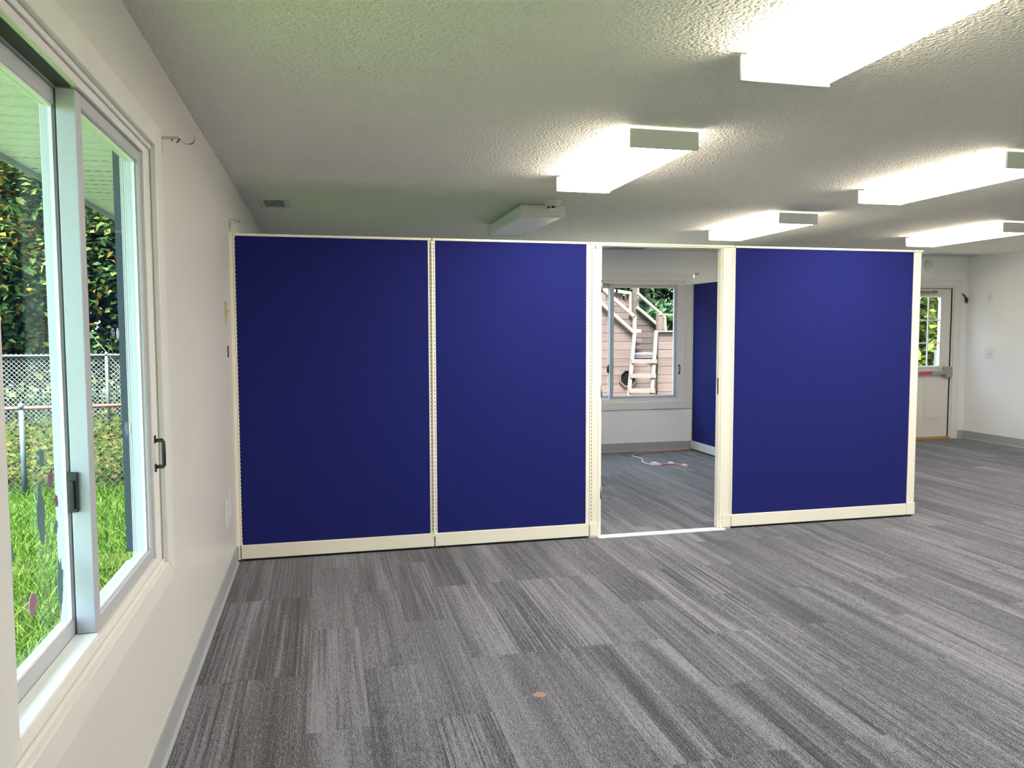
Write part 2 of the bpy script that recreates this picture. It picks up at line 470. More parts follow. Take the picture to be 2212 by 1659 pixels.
# ---- floor: slab, carpet planks
floor = struct('floor', MB().box(-WT, XR + WT, YB - WT, YF + WT, -0.34, -0.008), 'subfloor')
PW, PL = 0.2345, 1.02
def plank_mesh(w, l):
    g = 0.0004
    return MB().box(g, w - g, g, l - g, -0.008, 0.0)
pm_full = plank_mesh(PW, PL).mesh('carpet_plank'); pm_full.materials.append(MATS['carpet'])
rows_from = 1.34
ncol = int(math.ceil((XR - 0.0005) / PW)) + 1
x0c = 0.235 - PW * 2
stag = {-1: 0.5, 0: 0.5, 1: 0.0, 2: 0.5, 3: 0.0, 4: 0.5, 6: 0.5, 7: 0.5, 9: 0.5, 10: 0.0, 11: 0.5, 15: 0.0, 16: 0.5}
cache = {}
def add_plank(x, y, w, l):
    if abs(w - PW) < 1e-4 and abs(l - PL) < 1e-4: me = pm_full
    else:
        key = (round(w, 3), round(l, 3))
        if key not in cache:
            cache[key] = plank_mesh(w, l).mesh('carpet_plank'); cache[key].materials.append(MATS['carpet'])
        me = cache[key]
    o = bpy.data.objects.new('carpet_plank', me); COL.objects.link(o)
    o.location = (x, y, random.uniform(-0.0006, 0.0)); o.parent = floor
    return o
rest = MB()
for ci in range(-1, 40):
    xa = 0.235 + PW * ci
    a, b2 = max(xa, 0.001), min(xa + PW, XR - 0.001)
    if b2 - a < 0.02: continue
    ph = stag.get(ci, 0.5 if ci % 2 else 0.0)
    y = 2.87 + ph * PL - 5 * PL
    while y < YF:
        ya, yb = max(y, YB), min(y + PL, YF - 0.001)
        if yb - ya > 0.01:
            hidden = yb < 1.6 or (ya > 5.3 and xa < 2.1 and True)
            if hidden: rest.box(a + .0004, b2 - .0004, ya + .0004, yb - .0004, -0.008, -0.0003)
            else: add_plank(a, ya, b2 - a, yb - ya)
        y += PL
rest.build('carpet_planks_remainder', 'carpet', floor, kind='stuff')

# ---- baseboards (vinyl cove base)
def cove(p0, p1, nrm, name):
    p0, p1, nrm = Vector(p0), Vector(p1), Vector(nrm)
    prof = [(0, 0), (0.016, 0), (0.0125, 0.004), (0.007, 0.012), (0.0055, 0.02), (0.0055, 0.105), (0.004, 0.108), (0, 0.108)]
    return struct(name, MB().prism([p0 + nrm * a + Vector((0, 0, h)) for a, h in prof], p1 - p0), 'baseboard_grey')
cove((0, YB, 0), (0, YF, 0), (1, 0, 0), 'baseboard_left')
cove((0, YF, 0), (D1['u0'] - 0.11, YF, 0), (0, -1, 0), 'baseboard_far')
cove((D1['u1'] + 0.11, YF, 0), (XR, YF, 0), (0, -1, 0), 'baseboard_far')
cove((XR, YB, 0), (XR, YF, 0), (-1, 0, 0), 'baseboard_right')

# ------------------------------------------------------------------ sliding windows
def window(name, P, W, mid, cas_side, cas_top, cas_bot, sill_board, latches):
    """P(u, v, z) -> world; u along the wall, v into the room"""
    u0, u1, z0, z1 = W['u0'], W['u1'], W['z0'], W['z1']
    c = P((u0 + u1) / 2, 0, z0)
    root = thing(name, c, kind='structure')
    def bx(mb, ua, ub, va, vb, za, zb):
        p, q = P(ua, va, za), P(ub, vb, zb)
        return mb.box(p[0], q[0], p[1], q[1], p[2], q[2])
    # casing boards, mitred
    cs, ct, cb = cas_side, cas_top, cas_bot
    T = 0.020
    def board(pts):
        m = MB(); m.prism([P(a, 0.0005, b) for a, b in pts], Vector(P(0, T, 0)) - Vector(P(0, 0, 0)))
        return m.build('casing_board', 'trim_white', root, bevel=0.003)
    board([(u0 - cs, z1 + ct), (u1 + cs, z1 + ct), (u1, z1), (u0, z1)])
    board([(u0 - cs, z0 - cb), (u0, z0), (u1, z0), (u1 + cs, z0 - cb)])
    board([(u0 - cs, z0 - cb), (u0 - cs, z1 + ct), (u0, z1), (u0, z0)])
    board([(u1 + cs, z0 - cb), (u1, z0), (u1, z1), (u1 + cs, z1 + ct)])
    # jamb frame
    fi = 0.085; ft = 0.040; fb = 0.038
    m = MB()
    bx(m, u0, u0 + fi, -WT, -0.002, z0, z1); bx(m, u1 - fi, u1, -0.062, -0.002, z0, z1)
    bx(m, u0 + fi, u1 - fi, -WT, -0.002, z1 - ft, z1); bx(m, u0 + fi, u1 - fi, -WT, -0.002, z0, z0 + fb)
    bx(m, u0, u1, -0.0015, 0.006, z1 - 0.016, z1); bx(m, u0, u1, -0.0015, 0.006, z0, z0 + 0.012)
    m.build('frame', 'trim_white', root, bevel=0.002)
    # exterior side of the far jamb: pale tracks and a dark outer channel
    m = MB()
    bx(m, u1 - fi + 0.004, u1, -0.072, -0.0622, z0 + fb, z1 - ft)
    bx(m, u1 - fi - 0.004, u1, -0.068, -0.0665, z0 + fb, z1 - ft); bx(m, u1 - fi - 0.003, u1, -0.0735, -0.072, z0 + fb, z1 - ft)
    m.build('side_track', 'vinyl_white', root)
    m = MB(); bx(m, u1 - fi, u1, -WT, -0.0737, z0 + fb + 0.028, z1 - ft); m.build('outer_channel', 'dark_channel', root)
    m = MB(); bx(m, u0 + fi, mid - 0.008, -0.052, -0.018, z1 - ft - 0.003, z1 - ft + 0.002); m.build('head_track', 'track_dark', root)
    # sashes
    def sash(ua, ub, va, vb, za, zb, st_l, st_r, rt, rb, gv):
        m = MB()
        bx(m, ua, ua + st_l, va, vb, za, zb); bx(m, ub - st_r, ub, va, vb, za, zb)
        bx(m, ua + st_l, ub - st_r, va, vb, zb - rt, zb); bx(m, ua + st_l, ub - st_r, va, vb, za, za + rb)
        s = m.build('sash', 'sash_white', root, bevel=0.0025)
        g = MB(); i = 0.006
        for q in (-0.004,):
            bx(g, ua + st_l - i, ub - st_r + i, gv + q - 0.0012, gv + q + 0.0012, za + rb - i, zb - rt + i)
        g.build('pane', 'window_glass', s)
        # inner bead
        h = MB(); w = 0.007
        A, B, C, D = ua + st_l, ub - st_r, za + rb, zb - rt
        bx(h, A, A + w, gv + 0.0015, gv + 0.009, C, D); bx(h, B - w, B, gv + 0.0015, gv + 0.009, C, D)
        bx(h, A + w, B - w, gv + 0.0015, gv + 0.009, C, C + w); bx(h, A + w, B - w, gv + 0.0015, gv + 0.009, D - w, D)
        h.build('glazing_bead', 'vinyl_white', s)
        return s
    zb0, zt0 = z0 + fb, z1 - ft
    inner = sash(mid, u1 - fi + 0.002, -0.056, -0.012, zb0 + 0.004, zt0 - 0.003, 0.047, 0.036, 0.034, 0.032, -0.032)
    outer = sash(u0 + fi - 0.01, mid + 0.050, -0.0935, -0.0605, zb0 + 0.002, zt0 - 0.003, 0.04, 0.046, 0.04, 0.04, -0.074)
    # black strip painted in for the shaded gap beside the inner sash
    m = MB(); bx(m, u1 - fi + 0.0005, u1 - fi + 0.0035, -0.02, -0.0105, zb0 + 0.004, zt0 - 0.003); m.build('gap_shade', 'slot_black', root)
    if sill_board:
        m = MB(); bx(m, u0 + 0.02, mid - 0.004, -0.0595, -0.006, zb0 - 0.02, zb0 + 0.006); m.build('sill_board', 'vinyl_white', root, bevel=0.002)
    # black pull on the frame beside the inner sash
    zc = z0 + 0.39
    m = MB()
    pu = u1 - fi + 0.026
    m.tube([P(pu, -0.003, zc - 0.045), P(pu, 0.022, zc - 0.045), P(pu, 0.026, zc - 0.04), P(pu, 0.026, zc + 0.04), P(pu, 0.022, zc + 0.045), P(pu, -0.003, zc + 0.045)], 0.0065, 8)
    bx(m, pu - 0.008, pu + 0.008, -0.0019, 0.002, zc - 0.062, zc - 0.036); bx(m, pu - 0.008, pu + 0.008, -0.0019, 0.002, zc + 0.036, zc + 0.062)
    m.build('pull_handle', 'black_plastic', root, label='black pull handle')
    if latches:
        m = MB(); zl = z0 + 0.405
        bx(m, mid - 0.012, mid - 0.0005, -0.062, -0.038, zl - 0.05, zl + 0.05)
        bx(m, mid - 0.022, mid - 0.012, -0.056, -0.044, zl - 0.042, zl + 0.03)
        m.build('latch', 'black_plastic', inner, bevel=0.002, label='black sash latch')
    return root
P1 = lambda u, v, z: (v, u, z)
P2 = lambda u, v, z: (u, YF - v, z)
window('window_1', P1, W1, 2.125, 0.112, 0.078, 0.078, True, True)
window('window_2', P2, W2, 3.905, 0.10, 0.092, 0.09, True, True)
window('added_window_3', P1, W3, -0.99, 0.112, 0.078, 0.078, True, True)
window('window_5', P1, W5, 6.0, 0.112, 0.07, 0.078, True, True)
window('added_window_4', lambda u, v, z: (u, YB + v, z), W4, 4.05, 0.10, 0.092, 0.09, True, True)

# ------------------------------------------------------------------ exit door (far wall)
def exit_door():
    u0, u1, zt = D1['u0'], D1['u1'], D1['z1']
    root = thing('door_1', ((u0 + u1) / 2, YF, 0), kind='structure')
    y = YF
    c = 0.105
    MB().box(u0 - c, u0, y - 0.018, y - 0.0005, 0, zt).build('casing_board', 'trim_white', root, bevel=0.003)
    MB().box(u1, u1 + c, y - 0.018, y - 0.0005, 0, zt).build('casing_board', 'trim_white', root, bevel=0.003)
    MB().box(u0 - c, u1 + c, y - 0.018, y - 0.0005, zt, zt + 0.082).build('casing_board', 'trim_white', root, bevel=0.003)
    jm = MB().box(u0, u0 + 0.02, y, y + WT, 0, zt).box(u1 - 0.02, u1, y, y + WT, 0, zt).box(u0 + 0.02, u1 - 0.02, y, y + WT, zt - 0.02, zt)
    jm.build('jamb', 'trim_white', root)
    MB().box(u0 + 0.02, u0 + 0.06, y + 0.054, y + 0.058, 0, zt - 0.02).box(u1 - 0.06, u1 - 0.02, y + 0.054, y + 0.058, 0, zt - 0.02).box(u0 + 0.06, u1 - 0.06, y + 0.054, y + 0.058, zt - 0.06, zt - 0.02).build('weatherstrip', 'slot_black', root)
    MB().box(u0 + 0.0, u1 - 0.012, y - 0.03, y + 0.09, 0.0, 0.028).build('threshold', 'oak_sill', root, bevel=0.004)
    MB().box(u1 - 0.0375, u1 - 0.0205, y + 0.010, y + 0.05, 0.03, zt - 0.021).box(u0 + 0.0205, u0 + 0.0255, y + 0.010, y + 0.05, 0.03, zt - 0.021).box(u0 + 0.0256, u1 - 0.0376, y + 0.010, y + 0.05, zt - 0.0275, zt - 0.021).build('door_gap_shade', 'slot_black', root)  # black strips paint in the shade of the gap round the leaf
    # leaf with a glazed opening
    a, b, z0, z1 = u0 + 0.026, u1 - 0.038, 0.034, zt - 0.028
    ga, gb, g0, g1 = a + 0.165, b - 0.165, 0.99, 1.905
    ya, yb = y + 0.012, y + 0.052
    lf = MB().box(a, ga, ya, yb, z0, z1).box(gb, b, ya, yb, z0, z1).box(ga, gb, ya, yb, z0, g0).box(ga, gb, ya, yb, g1, z1)
    leaf = lf.build('leaf', 'door_paint', root)
    # raised lite frame
    f = MB(); w = 0.032; yo = ya - 0.012
    f.box(ga - w, ga, yo, ya, g0 - w, g1 + w).box(gb, gb + w, yo, ya, g0 - w, g1 + w).box(ga, gb, yo, ya, g0 - w, g0).box(ga, gb, yo, ya, g1, g1 + w)
    f.build('lite_frame', 'door_paint', leaf, bevel=0.004)
    gm = MB().box(ga + .001, gb - .001, y + 0.03, y + 0.034, g0 + .001, g1 - .001)
    # panes between muntins
    ncol, nrow = 3, 3
    for i in range(1, ncol):
        x = ga + (gb - ga) * i / ncol
        MB().box(x - 0.008, x + 0.008, ya + 0.006, ya + 0.016, g0, g1).build('muntin', 'vinyl_white', leaf)
    for j in range(1, nrow):
        z = g0 + (g1 - g0) * j / nrow
        MB().box(ga, gb, ya + 0.005, ya + 0.0055 + 0.01, z - 0.008, z + 0.008).build('muntin', 'vinyl_white', leaf)
    for i in range(ncol):
        for j in range(nrow):
            xa, xb = ga + (gb - ga) * i / ncol, ga + (gb - ga) * (i + 1) / ncol
            za, zb = g0 + (g1 - g0) * j / nrow, g0 + (g1 - g0) * (j + 1) / nrow
            MB().box(xa + .001, xb - .001, ya + 0.018, ya + 0.021, za + .001, zb - .001).build('pane', 'window_glass', leaf)
    # raised panels below
    midx = (a + b) / 2
    for pa, pb in ((a + 0.14, midx - 0.05), (midx + 0.05, b - 0.14)):
        p = MB()
        zA, zB = 0.26, 0.80
        for k, (ins, d) in enumerate(((0.0, 0.008), (0.030, 0.018))):
            p.box(pa + ins, pb - ins, ya - d, ya, zA + ins, zB - ins)
        p.build('raised_panel', 'door_paint', leaf, bevel=0.004)
    # panic bar
    bar = MB().box(a + 0.06, b - 0.07, ya - 0.066, ya - 0.02, 0.872, 0.925).build('push_bar', 'panic_grey', root, bevel=0.006)
    MB().box(midx - 0.085, midx + 0.115, ya - 0.0675, ya - 0.0655, 0.876, 0.921).build('red_strip', 'panic_red', bar, label='red strip on the push bar')
    MB().box(b - 0.105, b - 0.012, ya - 0.078, ya - 0.0005, 0.83, 0.985).build('bar_housing', 'panic_grey', bar, bevel=0.012)
    MB().box(a + 0.02, a + 0.09, ya - 0.07, ya - 0.0005, 0.86, 0.94).build('bar_end', 'panic_grey', bar, bevel=0.008)
    MB().box(u1 - 0.032, u1 - 0.004, y - 0.012, y + 0.012, 0.855, 0.955).build('strike', 'black_plastic', root, bevel=0.002)
    # closer arm on the head of the leaf
    cl = MB().bar((midx - 0.25, ya - 0.03, 1.985), (b - 0.30, ya - 0.03, 1.972), 0.018, 0.02).box(b - 0.31, b - 0.255, ya - 0.045, ya - 0.0005, 1.955, 1.992)
    cl.bar((midx - 0.1, ya - 0.03, 1.955), (b - 0.36, ya - 0.03, 1.95), 0.01, 0.012)
    cl.build('closer_arm', 'hinge_steel', root)
exit_door()

# ------------------------------------------------------------------ blue office partitions
YP = 5.197
PT = 0.05                       # panel thickness
ZT, ZB = 2.065, 0.105
def slots(mb, x, y, z0, z1, nx, ny):
    """vertical row of slits; (nx, ny) in-plane direction"""
    z = z0
    while z < z1:
        mb.box(x - nx * 0.0018 - ny * 0.0008, x + nx * 0.0018 + ny * 0.0008, y - ny * 0.0018 - nx * 0.0008, y + ny * 0.0018 + nx * 0.0008, z, z + 0.015)
        z += 0.0254
def panel_x(x0, x1, label, post_l, post_r, slots_l, slots_r):
    """panel running along x at YP (front face)"""
    t = thing('partition_panel', ((x0 + x1) / 2, YP + PT / 2, 0), label, 'partition', 'tall blue fabric partition panels')
    yb = YP + PT
    MB().box(x0 + post_l, x1 - post_r, YP + 0.002, yb - 0.002, ZB, ZT).build('fabric_face', 'blue_fabric', t, bevel=0.003)
    MB().box(x0 + 0.002, x1 - 0.002, YP - 0.006, yb + 0.006, ZT, ZT + 0.016).build('top_cap', 'cream_metal', t, bevel=0.003)
    MB().box(x0 + 0.003, x1 - 0.003, YP - 0.008, yb + 0.008, 0.016, ZB).build('base_cover', 'cream_metal', t, bevel=0.003)
    MB().box(x0 + 0.02, x1 - 0.02, YP + 0.006, yb - 0.006, 0.0, 0.016).build('glide', 'slot_black', t)
    sm = MB()
    for xa, xb, has in ((x0, x0 + post_l, slots_l), (x1 - post_r, x1, slots_r)):
        if xb - xa < 0.004: continue
        MB().box(xa, xb, YP - 0.001, yb + 0.001, ZB, ZT).build('edge_post', 'cream_metal', t, bevel=0.0015)
        if has: slots(sm, (xa + xb) / 2, YP - 0.001, ZB + 0.02, ZT - 0.01, 1, 0)
    if sm.v: sm.build('slots', 'slot_black', t, kind='stuff')
    return t
panel_x(0.022, 1.2665, 'navy fabric partition panel standing against the white window wall', 0.012, 0.027, False, True)
panel_x(1.2675, 2.368, 'navy fabric partition panel between the wall-side panel and the cream doorway', 0.020, 0.026, True, False)
panel_x(3.474, 5.000, 'wide royal blue partition panel between the open doorway and the cream corner post', 0.009, 0.0, False, False)
# middle bead between the first two panels
t = thing('partition_connector', (1.267, YP, 0), 'thin cream slotted strip joining the two navy panels beside the doorway', 'connector')
MB().box(1.261, 1.273, YP - 0.012, YP - 0.0011, 0.088, 2.06).build('strip', 'cream_metal', t, bevel=0.002)
MB().box(1.257, 1.277, YP - 0.0125, YP - 0.0082, 0.085, 0.10).build('foot_clip', 'cream_metal', t)
# wall starter channel
t = thing('wall_channel', (0.011, YP, 0), 'cream slotted metal channel where the partition meets the window wall', 'channel')
MB().box(0.001, 0.008, YP - 0.028, YP + 0.06, 0.10, 2.085).build('back_plate', 'cream_metal', t)
MB().box(0.008, 0.021, YP - 0.004, YP + 0.05, 0.012, 2.08).build('upright', 'cream_metal', t)
s_ = MB(); slots(s_, 0.0335, YP - 0.0015, 0.13, 2.05, 1, 0); s_.build('slots', 'slot_black', t, kind='stuff')
MB().box(0.001, 0.02, YP - 0.02, YP + 0.02, 0.0, 0.012).build('foot', 'slot_black', t)

# cream doorway frame
t = thing('partition_doorway', (2.92, YP, 0), 'cream metal door frame without a door, set between blue partition panels', 'door frame')
yb = YP + PT
for side, (xo, xi) in (('hinge', (2.370, 2.458)), ('strike', (3.472, 3.368))):
    s = 1 if xi > xo else -1
    m = MB().box(xo, xi - s * 0.014, YP - 0.002, yb + 0.002, ZB if False else 0.0, 2.058)
    m.box(xi - s * 0.014, xi, YP + 0.006, yb + 0.002, 0.012, 2.058)
    m.box(xi - s * 0.030, xi - s * 0.014, YP - 0.007, YP - 0.002, 0.0, 2.058)
    m.box(xo + s * 0.028, xo + s * 0.031, YP - 0.0035, YP - 0.002, ZB, 2.05)
    j = m.build('jamb', 'cream_metal', t, bevel=0.0015)
    MB().box(xo + s * 0.001, xi - s * 0.034, YP - 0.010, YP - 0.002, 0.014, ZB).build('base_cover', 'cream_metal', j, bevel=0.002)
    MB().box(xo - s * 0.004, xo + s * 0.012, YP - 0.012, YP - 0.002, 0.088, 0.104).build('base_clip', 'cream_metal', j)
    sm = MB()
    if side == 'hinge': slots(sm, xo + s * 0.012, YP - 0.002, ZB + 0.02, 2.05, 1, 0)
    else: sm.box(xo + s * 0.004, xo + s * 0.006, YP - 0.0028, YP - 0.002, ZB, 2.05).box(xo + s * 0.014, xo + s * 0.016, YP - 0.0028, YP - 0.002, ZB, 2.05)
    sm.build('slots', 'slot_black' if side == 'hinge' else 'cream_dark', j, kind='stuff')
    if side == 'hinge':
        for z in (1.735, 1.0, 0.276):
            h = MB().box(xi - 0.004, xi + 0.0015, YP + 0.002, YP + 0.03, z, z + 0.086)
            h.tube([(xi - 0.001, YP + 0.002, z), (xi - 0.001, YP + 0.002, z + 0.086)], 0.0055, 8)
            h.build('hinge', 'hinge_steel', j, label='bare steel hinge')
    else:
        MB().box(xi - 0.001, xi + 0.003, YP + 0.014, YP + 0.034, 1.0, 1.12).build('strike_plate', 'hinge_steel', j)
MB().box(2.370, 3.472, YP - 0.005, yb + 0.005, 2.058, 2.066).build('header', 'cream_metal', t, bevel=0.002)
MB().box(2.402, 2.412, YP - 0.004, YP + 0.02, 2.035, 2.055).build('corner_clip', 'hinge_steel', t)
MB().box(2.370, 3.472, YP - 0.009, yb + 0.009, 2.066, 2.082).build('top_cap', 'cream_metal', t, bevel=0.003)
MB().box(2.425, 3.415, YP - 0.045, YP + 0.03, 0.0, 0.010).build('threshold', 'fixture_white', t, bevel=0.003)
# corner post at the free end
t = thing('partition_corner_post', (5.04, YP + 0.02, 0), 'cream square corner post with cap at the free end of the partition', 'post')
MB().box(5.001, 5.066, YP - 0.004, YP + 0.061, 0.02, 2.066).build('shaft', 'cream_metal', t, bevel=0.003)
MB().box(4.995, 5.078, YP - 0.012, YP + 0.069, 2.066, 2.082).build('cap', 'cream_metal', t, bevel=0.004)
MB().box(5.001, 5.072, YP - 0.010, YP + 0.067, 0.016, 0.113).build('base_cover', 'cream_metal', t, bevel=0.004)
MB().box(5.01, 5.055, YP + 0.01, YP + 0.05, 0, 0.016).build('foot', 'slot_black', t)
MB().box(5.066, 5.076, YP + 0.02, YP + 0.058, 1.35, 2.02).build('side_channel', 'cream_metal', t)
# return panels to the far wall
def panel_y(y0, y1, label):
    xa, xb = 4.962, 5.012
    t = thing('partition_panel', ((xa + xb) / 2, (y0 + y1) / 2, 0), label, 'partition', 'tall blue fabric partition panels')
    MB().box(xa + 0.002, xb - 0.002, y0 + 0.018, y1 - 0.018, ZB + .01, 2.03).build('fabric_face', 'blue_fabric', t, bevel=0.003)
    MB().box(xa - 0.006, xb + 0.006, y0 + .001, y1 - .001, 2.03, 2.046).build('top_cap', 'cream_metal', t, bevel=0.003)
    MB().box(xa - 0.008, xb + 0.008, y0 + .001, y1 - .001, 0.016, ZB + .01).build('base_cover', 'fixture_white', t, bevel=0.003)
    MB().box(xa + 0.006, xb - 0.006, y0 + 0.02, y1 - 0.02, 0, 0.016).build('glide', 'slot_black', t)
    for a, b in ((y0, y0 + 0.018), (y1 - 0.018, y1)):
        MB().box(xa, xb, a + .0005, b - .0005, ZB + .01, 2.03).build('edge_post', 'cream_metal', t)
panel_y(5.27, 6.46, 'blue return panel joining the corner post of the small office')
panel_y(6.462, 7.64, 'blue return panel in the middle of the small office side wall')
panel_y(7.642, 8.845, 'bright blue return panel beside the far window, seen through the doorway')

# ------------------------------------------------------------------ ceiling fixtures
FX_W, FX_L = 0.355, 1.225
def ceiling_light(x, y, label, lit=True, group='ceiling troffers'):
    t = thing('ceiling_light', (x + FX_W / 2, y + FX_L / 2, CE), label, 'ceiling light', 'wraparound ceiling lights')
    MB().box(x + 0.03, x + FX_W - 0.03, y + 0.03, y + FX_L - 0.03, CE - 0.030, CE - 0.0005).build('pan', 'fixture_white', t)
    zt, zb = CE - 0.022, CE - 0.098
    pr = [(x + 0.004, zt), (x + 0.010, zb + 0.012), (x + 0.022, zb), (x + FX_W - 0.022, zb), (x + FX_W - 0.010, zb + 0.012), (x + FX_W - 0.004, zt), (x + FX_W - 0.03, zt - 0.009), (x + 0.03, zt - 0.009)]
    lens = MB().prism([(a, y + 0.016, b) for a, b in pr], (0, FX_L - 0.032, 0)).build('lens', 'lens_side' if lit else 'lens_off', t)
    if lit: MB().box(x + 0.026, x + FX_W - 0.026, y + 0.02, y + FX_L - 0.02, zb - 0.0012, zb - 0.0002).build('lens_face', 'lens_lit', lens)
    for ya in (y, y + FX_L - 0.016):
        MB().box(x, x + FX_W, ya, ya + 0.0155, CE - 0.102, CE - 0.012).build('end_cap', 'fixture_white', t, bevel=0.004)
    return t
ceiling_light(1.995, 1.325, 'large lit wraparound ceiling light over the open carpet, parallel to the window wall')
ceiling_light(1.995, 3.55, 'lit wraparound ceiling light just in front of the middle navy partition panel')
ceiling_light(2.035, 5.855, 'unlit wraparound ceiling light behind the smoke detector, above the small office', lit=False)
ceiling_light(4.195, 5.77, 'lit wraparound ceiling light over the small office, behind the doorway frame')
ceiling_light(4.165, 3.55, 'long lit ceiling light just in front of the wide royal blue panel')
ceiling_light(6.49, 5.85, 'lit ceiling light beyond the corner post, nearest the exit door')
ceiling_light(4.165, 1.325, 'added, unseen lit ceiling light over the open floor, in line with the royal blue panel light')  # out of view, added for more light, continuing the lamp grid
ceiling_light(6.49, 3.55, 'added, unseen lit wraparound ceiling light over the open floor on the exit door side')  # also out of view, added to light this side, on the grid

t = thing('smoke_detector', (2.24, 5.70, CE), 'round beige smoke detector on the ceiling beside the unlit light', 'smoke detector')
MB().lathe([(0.073, -0.0005), (0.075, -0.010), (0.060, -0.020), (0.058, -0.032), (0.044, -0.036), (0.042, -0.044)], (2.24, 5.70, CE), 28).build('base', 'plastic_beige', t)
MB().lathe([(0.034, -0.044), (0.034, -0.058)], (2.24, 5.70, CE), 20).build('sensing_chamber', 'slot_black', t)
for k in range(6):
    a = k * math.pi / 3
    cx, cy = 2.24 + 0.037 * math.cos(a), 5.70 + 0.037 * math.sin(a)
    MB().box(cx - 0.004, cx + 0.004, cy - 0.004, cy + 0.004, CE - 0.060, CE - 0.042).build('rib', 'plastic_beige', t)
MB().lathe([(0.038, -0.0585), (0.036, -0.066), (0.02, -0.068)], (2.24, 5.70, CE), 20).build('cap', 'plastic_white', t)
MB().lathe([(0.012, -0.020), (0.013, -0.036)], (2.285, 5.685, CE), 12).build('indicator', 'plastic_white', t)

def ceiling_vent(x0, x1, y0, y1, label, bw=0.032, n=7, lever=False, along='x'):
    t = thing('ceiling_vent', ((x0 + x1) / 2, (y0 + y1) / 2, CE), label, 'vent', 'ceiling supply registers')
    z = CE
    f = MB().box(x0, x1, y0, y0 + bw, z - 0.012, z - .0005).box(x0, x1, y1 - bw, y1, z - 0.012, z - .0005).box(x0, x0 + bw, y0 + bw, y1 - bw, z - 0.012, z - .0005).box(x1 - bw, x1, y0 + bw, y1 - bw, z - 0.012, z - .0005)
    f.build('rim', 'vent_metal', t, bevel=0.002)
    MB().box(x0 + bw, x1 - bw, y0 + bw, y1 - bw, z - 0.0025, z - 0.0005).build('backing', 'vent_slat', t)
    for k in range(n):
        yy = y0 + bw + (y1 - y0 - 2 * bw) * (k + 0.5) / n
        MB().bar((x0 + bw, yy, z - 0.007), (x1 - bw, yy, z - 0.007), 0.018, 0.0015, (0, -0.6, 1)).build('louver', 'vent_metal', t)
    if lever: MB().bar((x0 * .35 + x1 * .65, y0 + 0.01, z - 0.008), (x0 * .35 + x1 * .65 + .006, y0 - 0.0, z - 0.028), 0.008, 0.003).build('lever', 'steel_dark', t)
ceiling_vent(0.112, 0.330, 6.02, 6.41, 'small white ceiling register above the panel beside the window wall', 0.036, 8, True)
ceiling_vent(3.76, 4.26, 8.46, 8.80, 'white ceiling register above the far window, seen through the doorway')
ceiling_vent(8.12, 8.78, 8.44, 8.70, 'white ceiling register in front of the exit door')

# ------------------------------------------------------------------ small wall fittings
def curtain_bracket(base, out, side, label, s=1.0):
    """base point on wall, out = unit vector into room, side unit vector along the wall"""
    b, o, sd = Vector(base), Vector(out), Vector(side)
    Z = Vector((0, 0, 1))
    t = thing('curtain_bracket', b, label, 'curtain bracket', 'curtain rod brackets')
    q = b + o * 0.001
    m = MB().prism([q - sd * 0.009 + Z * 0.006, q + sd * 0.009 + Z * 0.006, q + sd * 0.009 - Z * 0.055, q - sd * 0.009 - Z * 0.055], o * 0.003)
    m.build('wall_plate', 'chrome', t)
    MB().bar(b + o * 0.002, b + o * 0.062, 0.014, 0.009).build('arm', 'chrome', t, bevel=0.001)
    pts = []
    c = b + o * 0.094 + Z * 0.004
    pts.append(b + o * 0.060)
    for k in range(9):
        a = math.radians(200 + k * 22.5)
        pts.append(c + o * 0.024 * math.cos(a) + Z * 0.024 * math.sin(a))
    m = MB()
    for p, r in zip(pts[:-1], pts[1:]): m.bar(p, r, 0.012, 0.0025, sd.cross((r - p)).normalized())
    m.build('cradle', 'chrome', t)
    MB().tube([b + o * 0.066 - Z * 0.004, b + o * 0.055 - Z * 0.016], 0.003, 6).build('set_screw', 'steel_dark', t)
    MB().tube([b + o * 0.040 - Z * 0.004, b + o * 0.040 - Z * 0.012], 0.0025, 6).build('arm_screw', 'steel_dark', t)
curtain_bracket((0, 3.10, 2.168), (1, 0, 0), (0, 1, 0), 'metal curtain rod bracket at the top corner of the near window')
curtain_bracket((0, 5.215, 2.166), (1, 0, 0), (0, 1, 0), 'metal curtain rod bracket just above the end of the partition')
curtain_bracket((4.985, YF, 2.165), (0, -1, 0), (1, 0, 0), 'small metal curtain rod bracket beside the far window casing')

def switch_plate(P, w, h, label, cat, kind, mname='plastic_white', toggles=1, group=None, name='light_switch'):
    t = thing(name, P(0, 0, 0), label, cat, group)
    def bx(mb, ua, ub, va, vb, za, zb):
        p, q = P(ua, va, za), P(ub, vb, zb); return mb.box(p[0], q[0], p[1], q[1], p[2], q[2])
    bx(MB(), -w / 2, w / 2, 0.0005, 0.006, -h / 2, h / 2).build('plate', mname, t, bevel=0.002)
    for k in range(toggles):
        u = (k - (toggles - 1) / 2) * 0.046
        if kind == 'toggle':
            bx(MB(), u - 0.006, u + 0.006, 0.006, 0.0075, -0.013, 0.013).build('slot', 'vent_slat', t)
            m = MB(); m.bar(P(u, 0.005, 0), P(u, 0.018, 0.010 if k % 2 == 0 else -0.010), 0.008, 0.010); m.build('toggle', 'plastic_white' if mname == 'plastic_white' else mname, t)
        else:
            for z in (0.019, -0.019):
                o = bx(MB(), u - 0.016, u + 0.016, 0.006, 0.0085, z - 0.013, z + 0.013).build('socket', mname, t, bevel=0.002)
                for du in (-0.006, 0.006): bx(MB(), u + du - 0.0012, u + du + 0.0012, 0.0084, 0.0089, z - 0.003, z + 0.006).build('slot', 'slot_black', o)
    return t
PL_ = lambda y, z: (lambda u, v, dz: (v, y + u, z + dz))
PR_ = lambda y, z: (lambda u, v, dz: (XR - v, y + u, z + dz))
